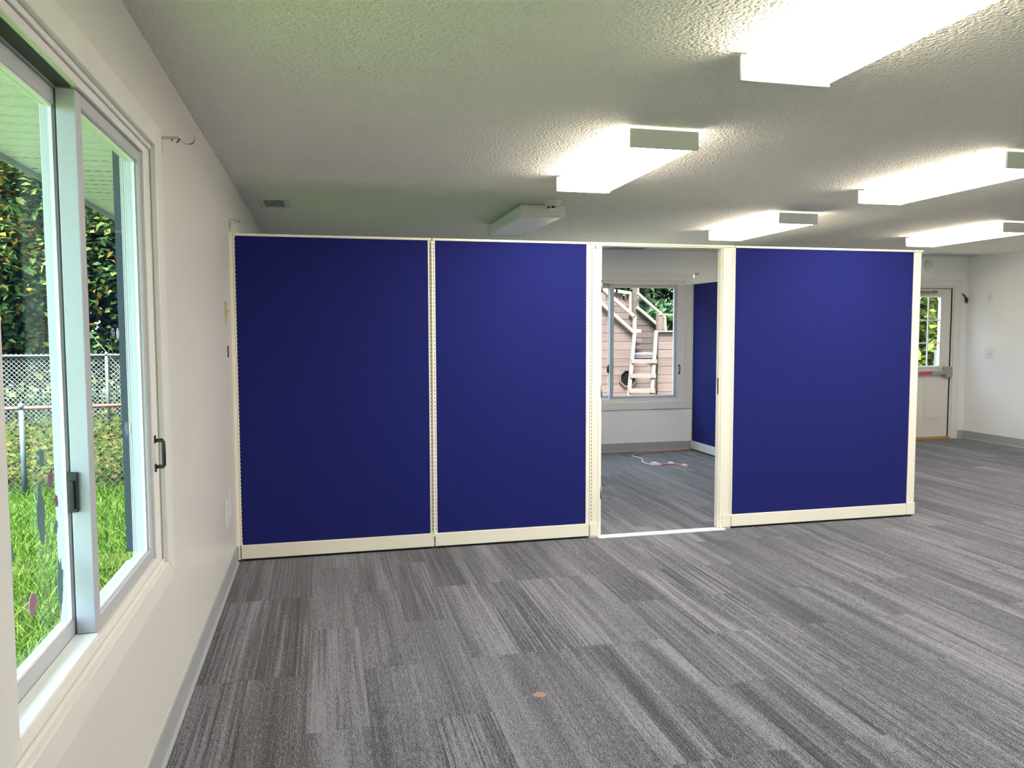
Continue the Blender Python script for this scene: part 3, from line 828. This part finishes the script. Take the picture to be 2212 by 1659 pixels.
switch_plate(PL_(4.915, 1.583), 0.075, 0.125, 'yellowed switch plate on the white wall near the partition', 'switch plate', 'toggle', 'plate_yellow')
switch_plate(PL_(4.70, 0.425), 0.072, 0.155, 'white duplex outlet low on the window wall, nearer the window', 'outlet', 'outlet', 'plastic_white', name='wall_outlet')
switch_plate(PL_(4.845, 0.455), 0.072, 0.155, 'white cover plate with sockets low on the window wall, nearer the partition', 'outlet', 'outlet', 'plastic_white', name='wall_outlet')
tag(MB().box(0.0005, 0.006, 4.96, 4.985, 1.315, 1.385).build('wall_tag', 'rust_rail', bevel=0.001), 'small rust-brown tag on the window wall under the yellowed plate', 'tag')
switch_plate(PR_(8.50, 1.885), 0.072, 0.115, 'small white single switch plate set high on the wall beside the exit door', 'light switch', 'toggle')
switch_plate(PR_(8.475, 1.16), 0.135, 0.135, 'white double switch plate at waist height on the wall beside the exit door', 'light switch', 'toggle', toggles=2)

t = thing('wall_alarm', (8.36, YF, 2.325), 'round white alarm sounder on the wall above the exit door', 'alarm')
MB().lathe([(0.062, -0.0005), (0.062, -0.012), (0.052, -0.03), (0.03, -0.036)], (8.36, YF, 2.325), 24, 'y').build('housing', 'plastic_white', t)
for k in range(3):
    MB().box(8.33 + k * 0.024, 8.34 + k * 0.024, YF - 0.038, YF - 0.033, 2.305, 2.345).build('sound_slot', 'vent_slat', t)
t = thing('cable_loop', (8.945, YF, 1.86), 'short black looped cable sticking out beside the exit door casing', 'cable')
pts = [(8.905, YF - 0.004, 1.955), (8.925, YF - 0.02, 1.935), (8.948, YF - 0.03, 1.90), (8.945, YF - 0.035, 1.865), (8.958, YF - 0.03, 1.83)]
MB().tube(pts, [0.006, 0.010, 0.014, 0.013, 0.010], 8).build('cable', 'black_plastic', t)
MB().tube([(8.962, YF - 0.03, 1.902), (8.972, YF - 0.035, 1.87), (8.962, YF - 0.03, 1.83)], 0.008, 8).build('loop', 'black_plastic', t)

# ------------------------------------------------------------------ extension cord in the small office
def smooth(pts, n=6):
    out = []
    P = [Vector(p) for p in pts]; P = [P[0] * 2 - P[1]] + P + [P[-1] * 2 - P[-2]]
    for i in range(1, len(P) - 2):
        for k in range(n):
            t = k / n
            out.append(0.5 * ((2 * P[i]) + (-P[i - 1] + P[i + 1]) * t + (2 * P[i - 1] - 5 * P[i] + 4 * P[i + 1] - P[i + 2]) * t * t + (-P[i - 1] + 3 * P[i] - 3 * P[i + 1] + P[i + 2]) * t ** 3))
    out.append(P[-2]); return out
t = thing('extension_cord', (4.05, 8.3, 0), 'orange extension cord lying on the carpet by the far baseboard', 'cord')
r = 0.007
MB().tube(smooth([(4.945, 8.835, 0.012), (4.80, 8.82, r), (4.60, 8.79, r), (4.40, 8.75, r), (4.21, 8.70, r), (4.09, 8.60, r), (4.05, 8.50, r)]), r, 8).build('orange_cord', 'cord_orange', t)
MB().tube(smooth([(4.05, 8.50, r), (4.075, 8.37, r), (4.07, 8.25, r), (4.01, 8.12, r), (4.0, 8.0, r), (4.02, 7.91, r), (4.035, 7.885, r)]), r, 8).build('pale_cord', 'cord_white', t)
m = MB().bar((4.015, 7.89, 0.017), (4.085, 7.875, 0.017), 0.05, 0.033); m.prism([(4.00, 7.90, 0.0), (4.05, 7.86, 0.0), (4.06, 7.89, 0.042)], (0.012, 0.02, 0))
m.build('connector', 'plug_clear', t, bevel=0.003)
MB().bar((4.085, 7.875, 0.012), (4.12, 7.872, 0.012), 0.026, 0.022).build('strain_relief', 'plug_clear', t, bevel=0.003)
MB().tube(smooth([(4.12, 7.872, r), (4.19, 7.885, r), (4.25, 7.89, r), (4.31, 7.85, r), (4.335, 7.76, r)]), r, 8).build('pink_cord', 'cord_pink', t)
MB().box(4.235, 4.285, 7.855, 7.915, 0.001, 0.018).build('pink_tag', 'cord_pink', t, bevel=0.002)
MB().box(4.232, 4.288, 7.90, 7.93, 0.012, 0.022).build('white_tag', 'cord_white', t)
MB().bar((4.330, 7.775, 0.012), (4.352, 7.705, 0.012), 0.030, 0.024).build('plug', 'plug_beige', t, bevel=0.004)

# ------------------------------------------------------------------ gel clings on the near window
def cling(y, z, w, h, material, label, x=-0.0735, seed=0, cat='window cling'):
    rnd = random.Random(seed); n = 18; pts = []
    for k in range(n):
        a = 2 * math.pi * k / n
        q = 1 + (rnd.random() - 0.5) * (0.55 if seed % 3 else 0.12)
        pts.append((x + 0.002, y + w / 2 * math.cos(a) * q, z + h / 2 * math.sin(a) * q))
    tag(MB().prism(pts, (0.0012, 0, 0)).build('window_cling', material), label, cat, 'gel clings on the window glass')
GX = -0.0735
def gy(px, py):
    """pixel of the photograph -> point on the outer pane of the near window (measured once, plane x = GX)"""
    d = FPX * fwd + (px - 1106) * r2 - (py - 829.5) * u2
    k = (GX - CAM.x) / d.x
    return CAM.y + k * d.y, CAM.z + k * d.z
CL = [((86, 990), 0.035, 0.043, 'cling_teal', 'teal gel cling, leaf-like, above the others on the near window pane', 1),
      ((106, 1035), 0.037, 0.038, 'cling_mauve', 'mauve oval gel cling on the near window pane, level with the latch', 3),
      ((85, 1112), 0.045, 0.13, 'cling_teal', 'large ragged teal gel cling on the near window pane', 2),
      ((119, 1082), 0.022, 0.032, 'cling_mauve', 'small reddish gel cling beside the large teal one', 4),
      ((118, 1140), 0.027, 0.03, 'cling_teal', 'small square teal gel cling on the near window pane', 5),
      ((15, 1200), 0.05, 0.06, 'cling_teal', 'teal gel cling next to the near window jamb', 7),
      ((68, 1306), 0.042, 0.05, 'cling_pink', 'pink oval gel cling low on the near window pane', 6),
      ((128, 1262), 0.04, 0.13, 'cling_teal', 'long blue-green gel cling low on the near window pane by the sash stile', 8)]
for (px, py), w, h, mm, lb, sd in CL:
    y_, z_ = gy(px, py); cling(y_, z_, w, h, mm, lb, GX, sd)
cling(2.52, 1.462, 0.03, 0.028, 'cling_white', 'white torn sticker scrap on the sliding window pane', -0.0315, 10, 'sticker')
cling(2.64, 1.165, 0.022, 0.045, 'cling_white', 'pale blue strip of tape on the sliding window pane', -0.0315, 11, 'sticker')

# ------------------------------------------------------------------ outside: roof, eaves
SZ = 2.40
XE = -1.05
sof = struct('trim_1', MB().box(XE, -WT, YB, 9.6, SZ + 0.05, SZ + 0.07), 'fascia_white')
sof['label'] = 'white vinyl eaves soffit along the window wall'
pan_w = 0.305
prof = [(0, 0.004), (0.004, 0), (0.064, 0), (0.070, 0.012), (0.080, 0.012), (0.086, 0), (0.150, 0), (0.156, 0.012), (0.166, 0.012), (0.172, 0), (0.226, 0), (0.232, 0.012), (0.242, 0.012), (0.248, 0), (0.300, 0), (0.304, 0.004), (0.304, 0.018), (0, 0.018)]
sm_ = MB().prism([(0, a, b) for a, b in prof], (XE + WT, 0, 0)).mesh('soffit_panel'); sm_.materials.append(MATS['soffit_vinyl'])
y = YB
while y < 9.5:
    o = bpy.data.objects.new('soffit_panel', sm_); COL.objects.link(o)
    o.location = (-WT - 0.001, y, SZ); o.parent = sof
    y += pan_w
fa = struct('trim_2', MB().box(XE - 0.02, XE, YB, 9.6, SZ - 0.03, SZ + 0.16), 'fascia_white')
rf = MB().prism([(XE - 0.06, YB - 0.4, SZ + 0.16), (XR + 1.0, YB - 0.4, SZ + 0.16), (XR + 1.0, YB - 0.4, SZ + 0.22), (4.5, YB - 0.4, 3.4), (XE - 0.06, YB - 0.4, SZ + 0.22)], (0, YF - YB + 0.65, 0))
struct('roof', rf, 'roof_shingle')
struct('foundation', MB().box(-WT - 0.01, XR + WT + 0.01, YB - WT - .01, YF + WT + .01, -0.6, -0.345), 'concrete')

# ------------------------------------------------------------------ outside: ground, grass
GZ = -0.34
struct('ground', MB().box(-45, 55, -25, 70, GZ - 0.3, GZ), 'lawn_soil')
mat('bounce_chips', (0.36, 0.31, 0.25), 0.95, noise=(25, 0.25), bump=(40, 0.6, 0.02))
struct('bounce_ground', MB().box(1.0, 14.0, YF + WT + 0.02, 19.0, GZ, GZ + 0.012), 'bounce_chips')  # unseen pale ground, added to bounce daylight up into the office
def blades(n, region, h0, h1, w, lean, rnd):
    v, f = [], []
    for _ in range(n):
        x, y = region(rnd)
        h = rnd.uniform(h0, h1); a = rnd.uniform(0, 6.283); ca, sa = math.cos(a) * w / 2, math.sin(a) * w / 2
        lx, ly = rnd.gauss(0, lean) * h, rnd.gauss(0, lean) * h
        i = len(v)
        v += [(x - ca, y - sa, GZ), (x + ca, y + sa, GZ), (x + lx * .45 + ca * .7, y + ly * .45 + sa * .7, GZ + h * .6), (x + lx * .45 - ca * .7, y + ly * .45 - sa * .7, GZ + h * .6), (x + lx, y + ly, GZ + h * .95)]
        f += [(i, i + 1, i + 2, i + 3), (i + 3, i + 2, i + 4)]
    return v, f
def raw(name, v, f, material, parent=None, kind='stuff'):
    me = bpy.data.meshes.new(name); me.from_pydata(v, [], f); me.materials.append(MATS[material])
    o = bpy.data.objects.new(name, me); COL.objects.link(o)
    if parent is not None: o.parent = parent
    if kind: o['kind'] = kind
    return o
rnd = random.Random(3)
def reg_lawn(r):
    y = 3.4 + (r.random() ** 1.5) * 6.6
    return -0.25 - r.random() * (0.9 + 0.42 * y), y
v, f = blades(52000, reg_lawn, 0.06, 0.15, 0.010, 0.55, rnd)
tag(raw('lawn_grass', v, f, 'grass_blade'), 'bright green lawn grass outside the near window', 'grass')
def leaves(n, pos, s0, s1, rnd, flat=0.5):
    v, f = [], []
    for _ in range(n):
        p = pos(rnd); s = rnd.uniform(s0, s1)
        d = Vector((rnd.gauss(0, 1), rnd.gauss(0, 1), rnd.gauss(0, 1) * flat - 0.3)).normalized()
        nrm = Vector((rnd.gauss(0, 0.6), rnd.gauss(0, 0.6) - 0.35, 1)).normalized()
        sd = d.cross(nrm)
        if sd.length < 1e-3: continue
        sd.normalize(); nn = sd.cross(d) * 0.12 * s; i = len(v); p = Vector(p)
        a = p - d * s * .5; b = p + sd * s * .32 + nn; c = p + d * s * .5; e = p - sd * s * .32 + nn
        v += [tuple(a), tuple(b), tuple(c), tuple(e)]
        f += [(i, i + 1, i + 2), (i, i + 2, i + 3)]
    return v, f
def reg_weed(r):
    y = r.uniform(9.8, 15.2); x = r.uniform(-1.0 - 0.36 * y - .5, 0.2 - 0.05 * y)
    return (x, y, GZ + abs(r.gauss(0, 0.13 + 0.012 * (y - 9.5))))
v, f = leaves(15000, reg_weed, 0.06, 0.13, rnd)
tag(raw('weed_patch', v, f, 'weed_leaf'), 'yellowing leafy weeds between the two chain-link fences', 'weeds')

# ------------------------------------------------------------------ outside: chain-link fences
def fence(name, p0, p1, zr, post_xs, label, rail_m, post_m, wire_m, wire_r, pitch, rail_r=0.02, post_r=0.026, over=0.03):
    p0, p1 = Vector((p0[0], p0[1], GZ)), Vector((p1[0], p1[1], GZ))
    d = (p1 - p0); L = d.length; d = d / L; nrm = Vector((-d.y, d.x, 0)); h = zr - GZ
    t = thing(name, p0.lerp(p1, 0.5), label, 'fence')
    MB().tube([p0 + Vector((0, 0, h)), p1 + Vector((0, 0, h))], rail_r, 10).build('top_rail', rail_m, t)
    for s in post_xs:
        q = p0 + d * s * L
        ps = MB().tube([q, q + Vector((0, 0, h + 0.01))], post_r, 10).build('post', post_m, t)
        MB().lathe([(post_r * 1.15, h - 0.01), (post_r * 1.2, h + 0.03), (post_r * 0.7, h + 0.055)], (q.x, q.y, GZ), 10).build('post_cap', post_m, ps)
    m = MB(); hh = h + over; z0 = 0.02; run = hh - z0          # 45 degree wires, clipped to the panel
    off = nrm * (post_r + 0.008)
    k = -run
    while k < L:
        for sgn in (1, -1):
            a0, a1 = max(0, k), min(L, k + run)
            if a1 - a0 < 0.02: continue
            za, zb = z0 + (a0 - k), z0 + (a1 - k)
            if sgn < 0: za, zb = z0 + run - (a0 - k), z0 + run - (a1 - k)
            A = p0 + d * a0 + off * (1 + 0.1 * sgn) + Vector((0, 0, za)); B = p0 + d * a1 + off * (1 + 0.1 * sgn) + Vector((0, 0, zb))
            m.tube([A, B], wire_r, 4, False)
        k += pitch
    m.build('wire_mesh', wire_m, t, kind='stuff')
    return t
# near fence: rusty rail and bluish posts
zr1 = 0.655
fence('chain_link_fence', (-4.6, 9.20), (-0.6, 9.62), zr1, (0.02, 0.495, 0.985), 'chain-link fence with rusty orange top rail and blue-grey posts', 'rust_rail', 'fence_post_blue', 'wire_teal', 0.0032, 0.082)
fence('chain_link_fence', (-9.0, 15.02), (1.0, 14.98), 1.075, (0.03, 0.30, 0.586, 0.87, 0.99), 'silver chain-link fence in front of the dark woods', 'galvanized', 'galvanized', 'wire_silver', 0.0055, 0.078)

# ------------------------------------------------------------------ outside: trees
def tree(x, y, h, rx, rz, cz, n, leaf, label, seed, s0=0.09, s1=0.17, name='tree', low=None):
    r = random.Random(seed)
    t = thing(name, (x, y, GZ), label, 'tree', 'trees behind the yard fence')
    loc = Vector((x, y, GZ))
    tr = MB()
    pts = [(x + r.gauss(0, .05) * k, y + r.gauss(0, .05) * k, GZ + h * k / 5) for k in range(6)]
    tr.tube(pts, [0.13 * (1 - k / 7) for k in range(6)], 8)
    for k in range(9):
        b0 = Vector(pts[r.randint(2, 5)]); a = r.uniform(0, 6.28); l = r.uniform(.4, .9) * rx
        b1 = b0 + Vector((math.cos(a) * l * .6, math.sin(a) * l * .6, r.uniform(.1, .5))); b2_ = b0 + Vector((math.cos(a) * l, math.sin(a) * l, r.uniform(.1, .8)))
        tr.tube([b0, b1, b2_], [0.045, 0.03, 0.012], 6)
    tr.build('trunk', 'bark', t)
    # leaf clumps
    clumps = []
    for k in range(110):
        a = r.uniform(0, 6.283); q = r.random() ** 0.5; zz = r.uniform(-1, 1)
        w = math.sqrt(max(0.05, 1 - zz * zz))
        clumps.append((x + rx * q * w * math.cos(a), y + rx * q * w * math.sin(a), cz + rz * zz, r.uniform(.28, .55)))
    def pos(rr):
        c = rr.choice(clumps)
        g_ = lambda: max(-1.6, min(1.6, rr.gauss(0, 1))) * c[3]
        return (c[0] + g_(), c[1] + g_(), max(GZ + 0.05, c[2] + g_() * .55))
    v, f = leaves(n, pos, s0, s1, r)
    # leaf positions are world; parent sits at the base
    v = [(a - x, b - y, c - GZ) for a, b, c in v]
    raw('foliage', v, f, leaf, t)
    return t
T = [(-8.3, 18.0, 7, 2.2, 3.2, 4.2, 16000, 'leaf_deep', 'tall dark green tree behind the silver fence, farthest from the house'),
     (-5.9, 17.2, 6.5, 1.7, 2.7, 3.6, 116000, 'leaf_turning', 'tree with orange-yellow turning leaves behind the silver fence'),
     (-4.2, 16.9, 6.0, 1.5, 2.6, 3.4, 16000, 'leaf_deep', 'leafy green tree behind the silver fence, next to the turning one'),
     (-2.6, 17.6, 6.0, 1.6, 2.7, 3.2, 16000, 'leaf_turning', 'yellowing tree behind the silver fence post nearest the house'),
     (-0.8, 18.4, 6.5, 1.8, 3.0, 3.2, 10000, 'leaf_deep', 'dark green tree behind the end of the silver fence'),
     (-7.2, 21.0, 9, 2.6, 4.0, 4.4, 14000, 'leaf_deep', 'tall deep green woodland tree far behind the fence, beyond the turning tree'),
     (-3.4, 21.5, 9, 2.6, 4.0, 4.4, 14000, 'leaf_deep', 'tall deep green woodland tree far behind the fence, beyond the yellowing tree')]
for k, a in enumerate(T): tree(*a, seed=20 + k, s0=0.10 if k < 5 else 0.22, s1=0.19 if k < 5 else 0.40)
for k, a in enumerate([(9.6, 21.0, 7.5, 2.6, 3.6, 3.4, 24000, 'leaf_soft', 'soft green willow-like tree behind the ladder of the play ship'),
                       (13.2, 20.5, 7.0, 2.4, 3.4, 3.0, 20000, 'leaf_soft', 'soft green tree behind the balusters of the play ship'),
                       (6.6, 23.0, 7.5, 2.6, 3.6, 3.6, 16000, 'leaf_soft', 'soft green tree behind the upper deck of the play ship'),
                       (16.6, 17.6, 6.0, 2.0, 2.6, 2.9, 14000, 'leaf_bright', 'bright yellow-green tree seen through the exit door glass'),
                       (20.6, 20.5, 6.5, 2.6, 3.2, 2.9, 14000, 'leaf_bright', 'bright yellow-green tree farther beyond the exit door'),
                       (11.6, 26.5, 9.5, 3.0, 4.4, 4.2, 20000, 'leaf_soft', 'tall soft green tree farthest behind the play ship')]):
    tree(*a, seed=60 + k, s0=0.18, s1=0.36)
# underbrush behind the far fence
def reg_brush(r):
    y = r.uniform(15.5, 17.2); return (r.uniform(-9, -0.2), y, GZ + abs(r.gauss(0, 0.55)))
v, f = leaves(6000, reg_brush, 0.08, 0.18, rnd)
o = tag(raw('underbrush', v, f, 'leaf_deep'), 'dark leafy underbrush just behind the silver fence', 'underbrush')
m = MB()
for k in range(70):
    x, y = rnd.uniform(-9, -0.5), rnd.uniform(15.4, 17.5); h = rnd.uniform(.9, 2.2)
    m.tube([(x, y, GZ), (x + rnd.gauss(0, .15), y, GZ + h * .5), (x + rnd.gauss(0, .35), y, GZ + h)], [0.018, 0.014, 0.006], 5)
tag(m.build('brush_stems', 'bark', kind='stuff'), 'bare brown stems standing in the underbrush', 'stems')
tag(MB().box(13.16, 13.24, 14.0, 14.08, GZ, 1.05).build('yard_post', 'galvanized', bevel=0.01), 'pale square post outside the exit door', 'post')

# ------------------------------------------------------------------ outside: wooden play ship
YS = 14.0
def S(x, z, y=YS):
    """design coordinates of the ship front (drawn for a 12 m stand-off) scaled out to its distance"""
    return (CAM.x + (x - CAM.x) * y / 12.0, y, CAM.z + (z - CAM.z) * y / 12.0)
ship = thing('play_ship', (7.0, YS + 0.6, GZ), 'weathered wooden play ship with stairs and portholes outside the far window', 'play structure')
zg = CAM.z + (GZ - CAM.z) * 12.0 / YS          # ground in design coordinates
def hull(xl, xr_of_z, ztop, y, material, h=0.138, name='hull_plank', xl_of_z=None, th=0.04, z0=None):
    z = zg if z0 is None else z0
    while z < ztop - 0.01:
        za, zb = z, min(z + h, ztop)
        l0, l1 = (xl, xl) if xl_of_z is None else (xl_of_z(za), xl_of_z(zb))
        r0, r1 = xr_of_z(za), xr_of_z(zb)
        g = 0.003
        if r0 - l0 > 0.05:
            if r1 < l1: r1 = l1 + 0.01
            poly = [S(l0, za + g, y), S(r0, za + g, y), S(r1, zb - g, y), S(l1, zb - g, y)]
            off = random.uniform(0, 0.008)
            MB().prism([(p[0], p[1] - off, p[2]) for p in poly], (0, th, 0)).build(name, material, ship)
        z += h
sl = (1.446 - 1.902) / (5.484 - 4.936)
xr_left = lambda z: 5.835 if z < 0.99 else 5.484 if z <= 1.446 else 5.484 + (z - 1.446) / sl
hull(4.15, xr_left, 2.25, YS, 'ship_wood')
def rail(p, q, w=0.05, h=0.06, material='rail_wood', name='handrail'):
    MB().bar(p, q, w, h).build(name, material, ship)
rail(S(4.60, 2.182, YS - .04), S(5.484, 1.446, YS - .04), 0.12, 0.055)
rail(S(4.60, 2.424, YS - .04), S(5.498, 1.702, YS - .04), 0.09, 0.055)
rail(S(5.498, 1.715, YS - .04), S(5.50, 1.40, YS - .04), 0.09, 0.05, name='rail_post')
rail(S(4.96, 2.12, YS - .03), S(4.96, 1.86, YS - .03), 0.07, 0.07, 'ship_wood', 'rail_post')
# upper deck wall behind
hull(4.62, lambda z: 5.455 if z < 1.80 else (5.43 if z < 1.93 else 5.30), 2.10, YS + 0.9, 'ship_wood', 0.105, 'deck_plank', z0=1.45)
rail(S(4.62, 2.165, YS + .85), S(5.20, 2.115, YS + .85)); rail(S(5.17, 2.118, YS + .85), S(5.43, 2.085, YS + .85)); rail(S(5.427, 2.10, YS + .85), S(5.427, 1.72, YS + .85), 0.05, 0.04, name='rail_post')
rail(S(5.385, 2.07, YS + .95), S(5.385, 1.75, YS + .95), 0.1, 0.1, 'post_wood', 'rail_post')
# mast post and rails to the right stair wall
rail(S(5.522, 2.75, YS + .7), S(5.522, 1.30, YS + .7), 0.11, 0.10, 'post_wood', 'mast_post')
rail(S(5.556, 2.62, YS + .62), S(5.556, 1.83, YS + .62), 0.04, 0.05, 'ladder_wood', 'rail_post')
sr = (1.558 - 1.845) / (5.906 - 5.545)
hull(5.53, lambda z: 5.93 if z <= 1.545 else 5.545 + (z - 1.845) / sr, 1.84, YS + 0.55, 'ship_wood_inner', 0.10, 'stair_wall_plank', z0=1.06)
rail(S(5.545, 1.852, YS + .5), S(5.95, 1.530, YS + .5), 0.1, 0.05)
rail(S(5.551, 2.082, YS + .5), S(6.03, 1.695, YS + .5), 0.08, 0.045)
rail(S(6.03, 1.70, YS + .5), S(6.045, 1.47, YS + .5), 0.07, 0.045, name='rail_post')
# inner steps and deck
for za, x1 in ((1.497, 5.605), (1.345, 5.615), (1.228, 5.615)):
    p, q = S(5.505, za, YS + .25), S(x1, za - 0.055, YS + .25)
    MB().box(p[0], q[0], YS + .2, YS + .42, q[2], p[2]).build('inner_step', 'ship_wood' if za < 1.45 else 'rail_wood', ship)
MB().box(S(5.585, 0)[0], S(5.612, 0)[0], YS + .3, YS + .4, S(0, 1.10)[2], S(0, 1.497)[2]).build('step_support', 'ship_wood', ship)
p, q = S(5.50, 1.108), S(5.90, 1.083)
MB().box(p[0], q[0], YS + .0, YS + .7, q[2], p[2]).build('landing', 'deck_blue', ship)
hull(5.49, lambda z: 5.835, 1.085, YS + 0.001, 'ship_wood', 0.138, z0=zg + 0.138 * math.ceil((0.99 - zg) / 0.138))
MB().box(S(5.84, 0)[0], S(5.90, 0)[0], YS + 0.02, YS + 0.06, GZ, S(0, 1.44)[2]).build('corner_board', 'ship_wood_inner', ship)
# right hull with cap, rail, posts
hull(5.925, lambda z: 7.6, 1.448, YS - 0.03, 'ship_wood')
rail(S(5.895, 1.462, YS - .02), S(7.6, 1.462, YS - .02), 0.14, 0.03, 'ladder_wood', 'cap_board')
rail(S(5.905, 1.738, YS), S(7.6, 1.738, YS), 0.10, 0.03, 'ladder_wood', 'cap_board')
for xx, w in ((5.947, 0.105), (6.27, 0.085), (6.62, 0.085), (7.0, 0.085)):
    zz0, zz1 = S(0, 1.47)[2], S(0, 1.728)[2]; xc = S(xx, 0)[0]
    if xx < 6: MB().box(xc - w / 2, xc + w / 2, YS - .04, YS + .05, zz0, zz1).build('baluster', 'ship_wood', ship)
    else:
        MB().lathe([(w * .5, 0), (w * .5, .03), (w * .28, .10), (w * .5, .17), (w * .42, .22), (w * .5, zz1 - zz0)], (xc, YS, zz0), 10).build('baluster', 'ship_wood', ship)
# dark backing sheets, added to stop light showing through the plank gaps
MB().prism([S(4.15, zg, YS + .05), S(5.84, zg, YS + .05), S(5.84, 1.07, YS + .05), S(5.47, 1.075, YS + .05), S(5.47, 1.44, YS + .05), S(4.60, 2.15, YS + .05), S(4.15, 2.15, YS + .05)], (0, 0.02, 0)).build('dark_backing', 'backing_black', ship)
MB().prism([S(5.94, zg, YS + .05), S(7.6, zg, YS + .05), S(7.6, 1.44, YS + .05), S(5.94, 1.44, YS + .05)], (0, 0.02, 0)).build('dark_backing', 'backing_black', ship)
MB().prism([S(5.54, 1.0, YS + .60), S(5.93, 1.0, YS + .60), S(5.93, 1.53, YS + .60), S(5.55, 1.83, YS + .60)], (0, 0.02, 0)).build('dark_backing', 'backing_black', ship)
MB().prism([S(4.63, 1.45, YS + .95), S(5.42, 1.45, YS + .95), S(5.42, 1.90, YS + .95), S(5.29, 1.92, YS + .95), S(5.29, 2.09, YS + .95), S(4.63, 2.09, YS + .95)], (0, 0.02, 0)).build('dark_backing', 'backing_black', ship)
MB().prism([S(5.49, zg, YS + .11), S(5.90, zg, YS + .11), S(5.90, 1.08, YS + .11), S(5.49, 1.08, YS + .11)], (0, 0.02, 0)).build('dark_backing', 'backing_black', ship)
# porthole: black disc painted in for the shaded opening
def octo(x, z, r, y, a0=math.pi / 8): return [S(x + r * math.cos(a0 + k * math.pi / 4), z + r * math.sin(a0 + k * math.pi / 4) * 0.97, y) for k in range(8)]
a_, b_ = octo(5.403, 0.697, 0.162, YS - 0.045), octo(5.403, 0.697, 0.135, YS - 0.045)
for k in range(8):
    n_ = (k + 1) % 8
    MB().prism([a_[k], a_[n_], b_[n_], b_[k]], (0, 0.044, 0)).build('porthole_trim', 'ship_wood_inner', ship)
MB().prism(octo(5.403, 0.697, 0.138, YS - 0.014), (0, 0.010, 0)).build('porthole', 'void_black', ship, label='dark octagonal porthole')
# ladder leaning on the gap
def from_px(px, py, y):
    d = FPX * fwd + (px - 1106) * r2 - (py - 829.5) * u2; k = (y - CAM.y) / d.y
    return CAM + d * k
lad_y0, lad_y1 = YS - 0.06, YS - 0.75
LT = [Vector(S(5.505, 1.468, lad_y0)), Vector(S(5.885, 1.468, lad_y0))]
LBv = [from_px(1354, 900, lad_y1), from_px(1404, 900, lad_y1)]
for a, b in zip(LT, LBv):
    d = (b - a); k = (GZ - a.z) / d.z
    MB().bar(a, a + d * k, 0.06, 0.05, (0, -1, 0.3)).build('stringer', 'ladder_wood', ship)
for py in (780, 811.5, 843.5, 875, 906):
    pa = []
    for a, b in zip(LT, LBv):
        lo, hi = 0.0, 1.6
        for _ in range(40):
            mid_ = (lo + hi) / 2; q = a + (b - a) * mid_; e = q - CAM
            row = 829.5 - FPX * e.dot(u2) / e.dot(fwd)
            if row < py: lo = mid_
            else: hi = mid_
        pa.append(a + (b - a) * lo)
    if min(pa[0].z, pa[1].z) < GZ + 0.03: continue
    e = (pa[1] - pa[0]).normalized() * 0.03
    MB().bar(pa[0] - e + Vector((0, -0.05, 0)), pa[1] + e + Vector((0, -0.05, 0)), 0.06, 0.075).build('ladder_tread', 'ladder_wood', ship)
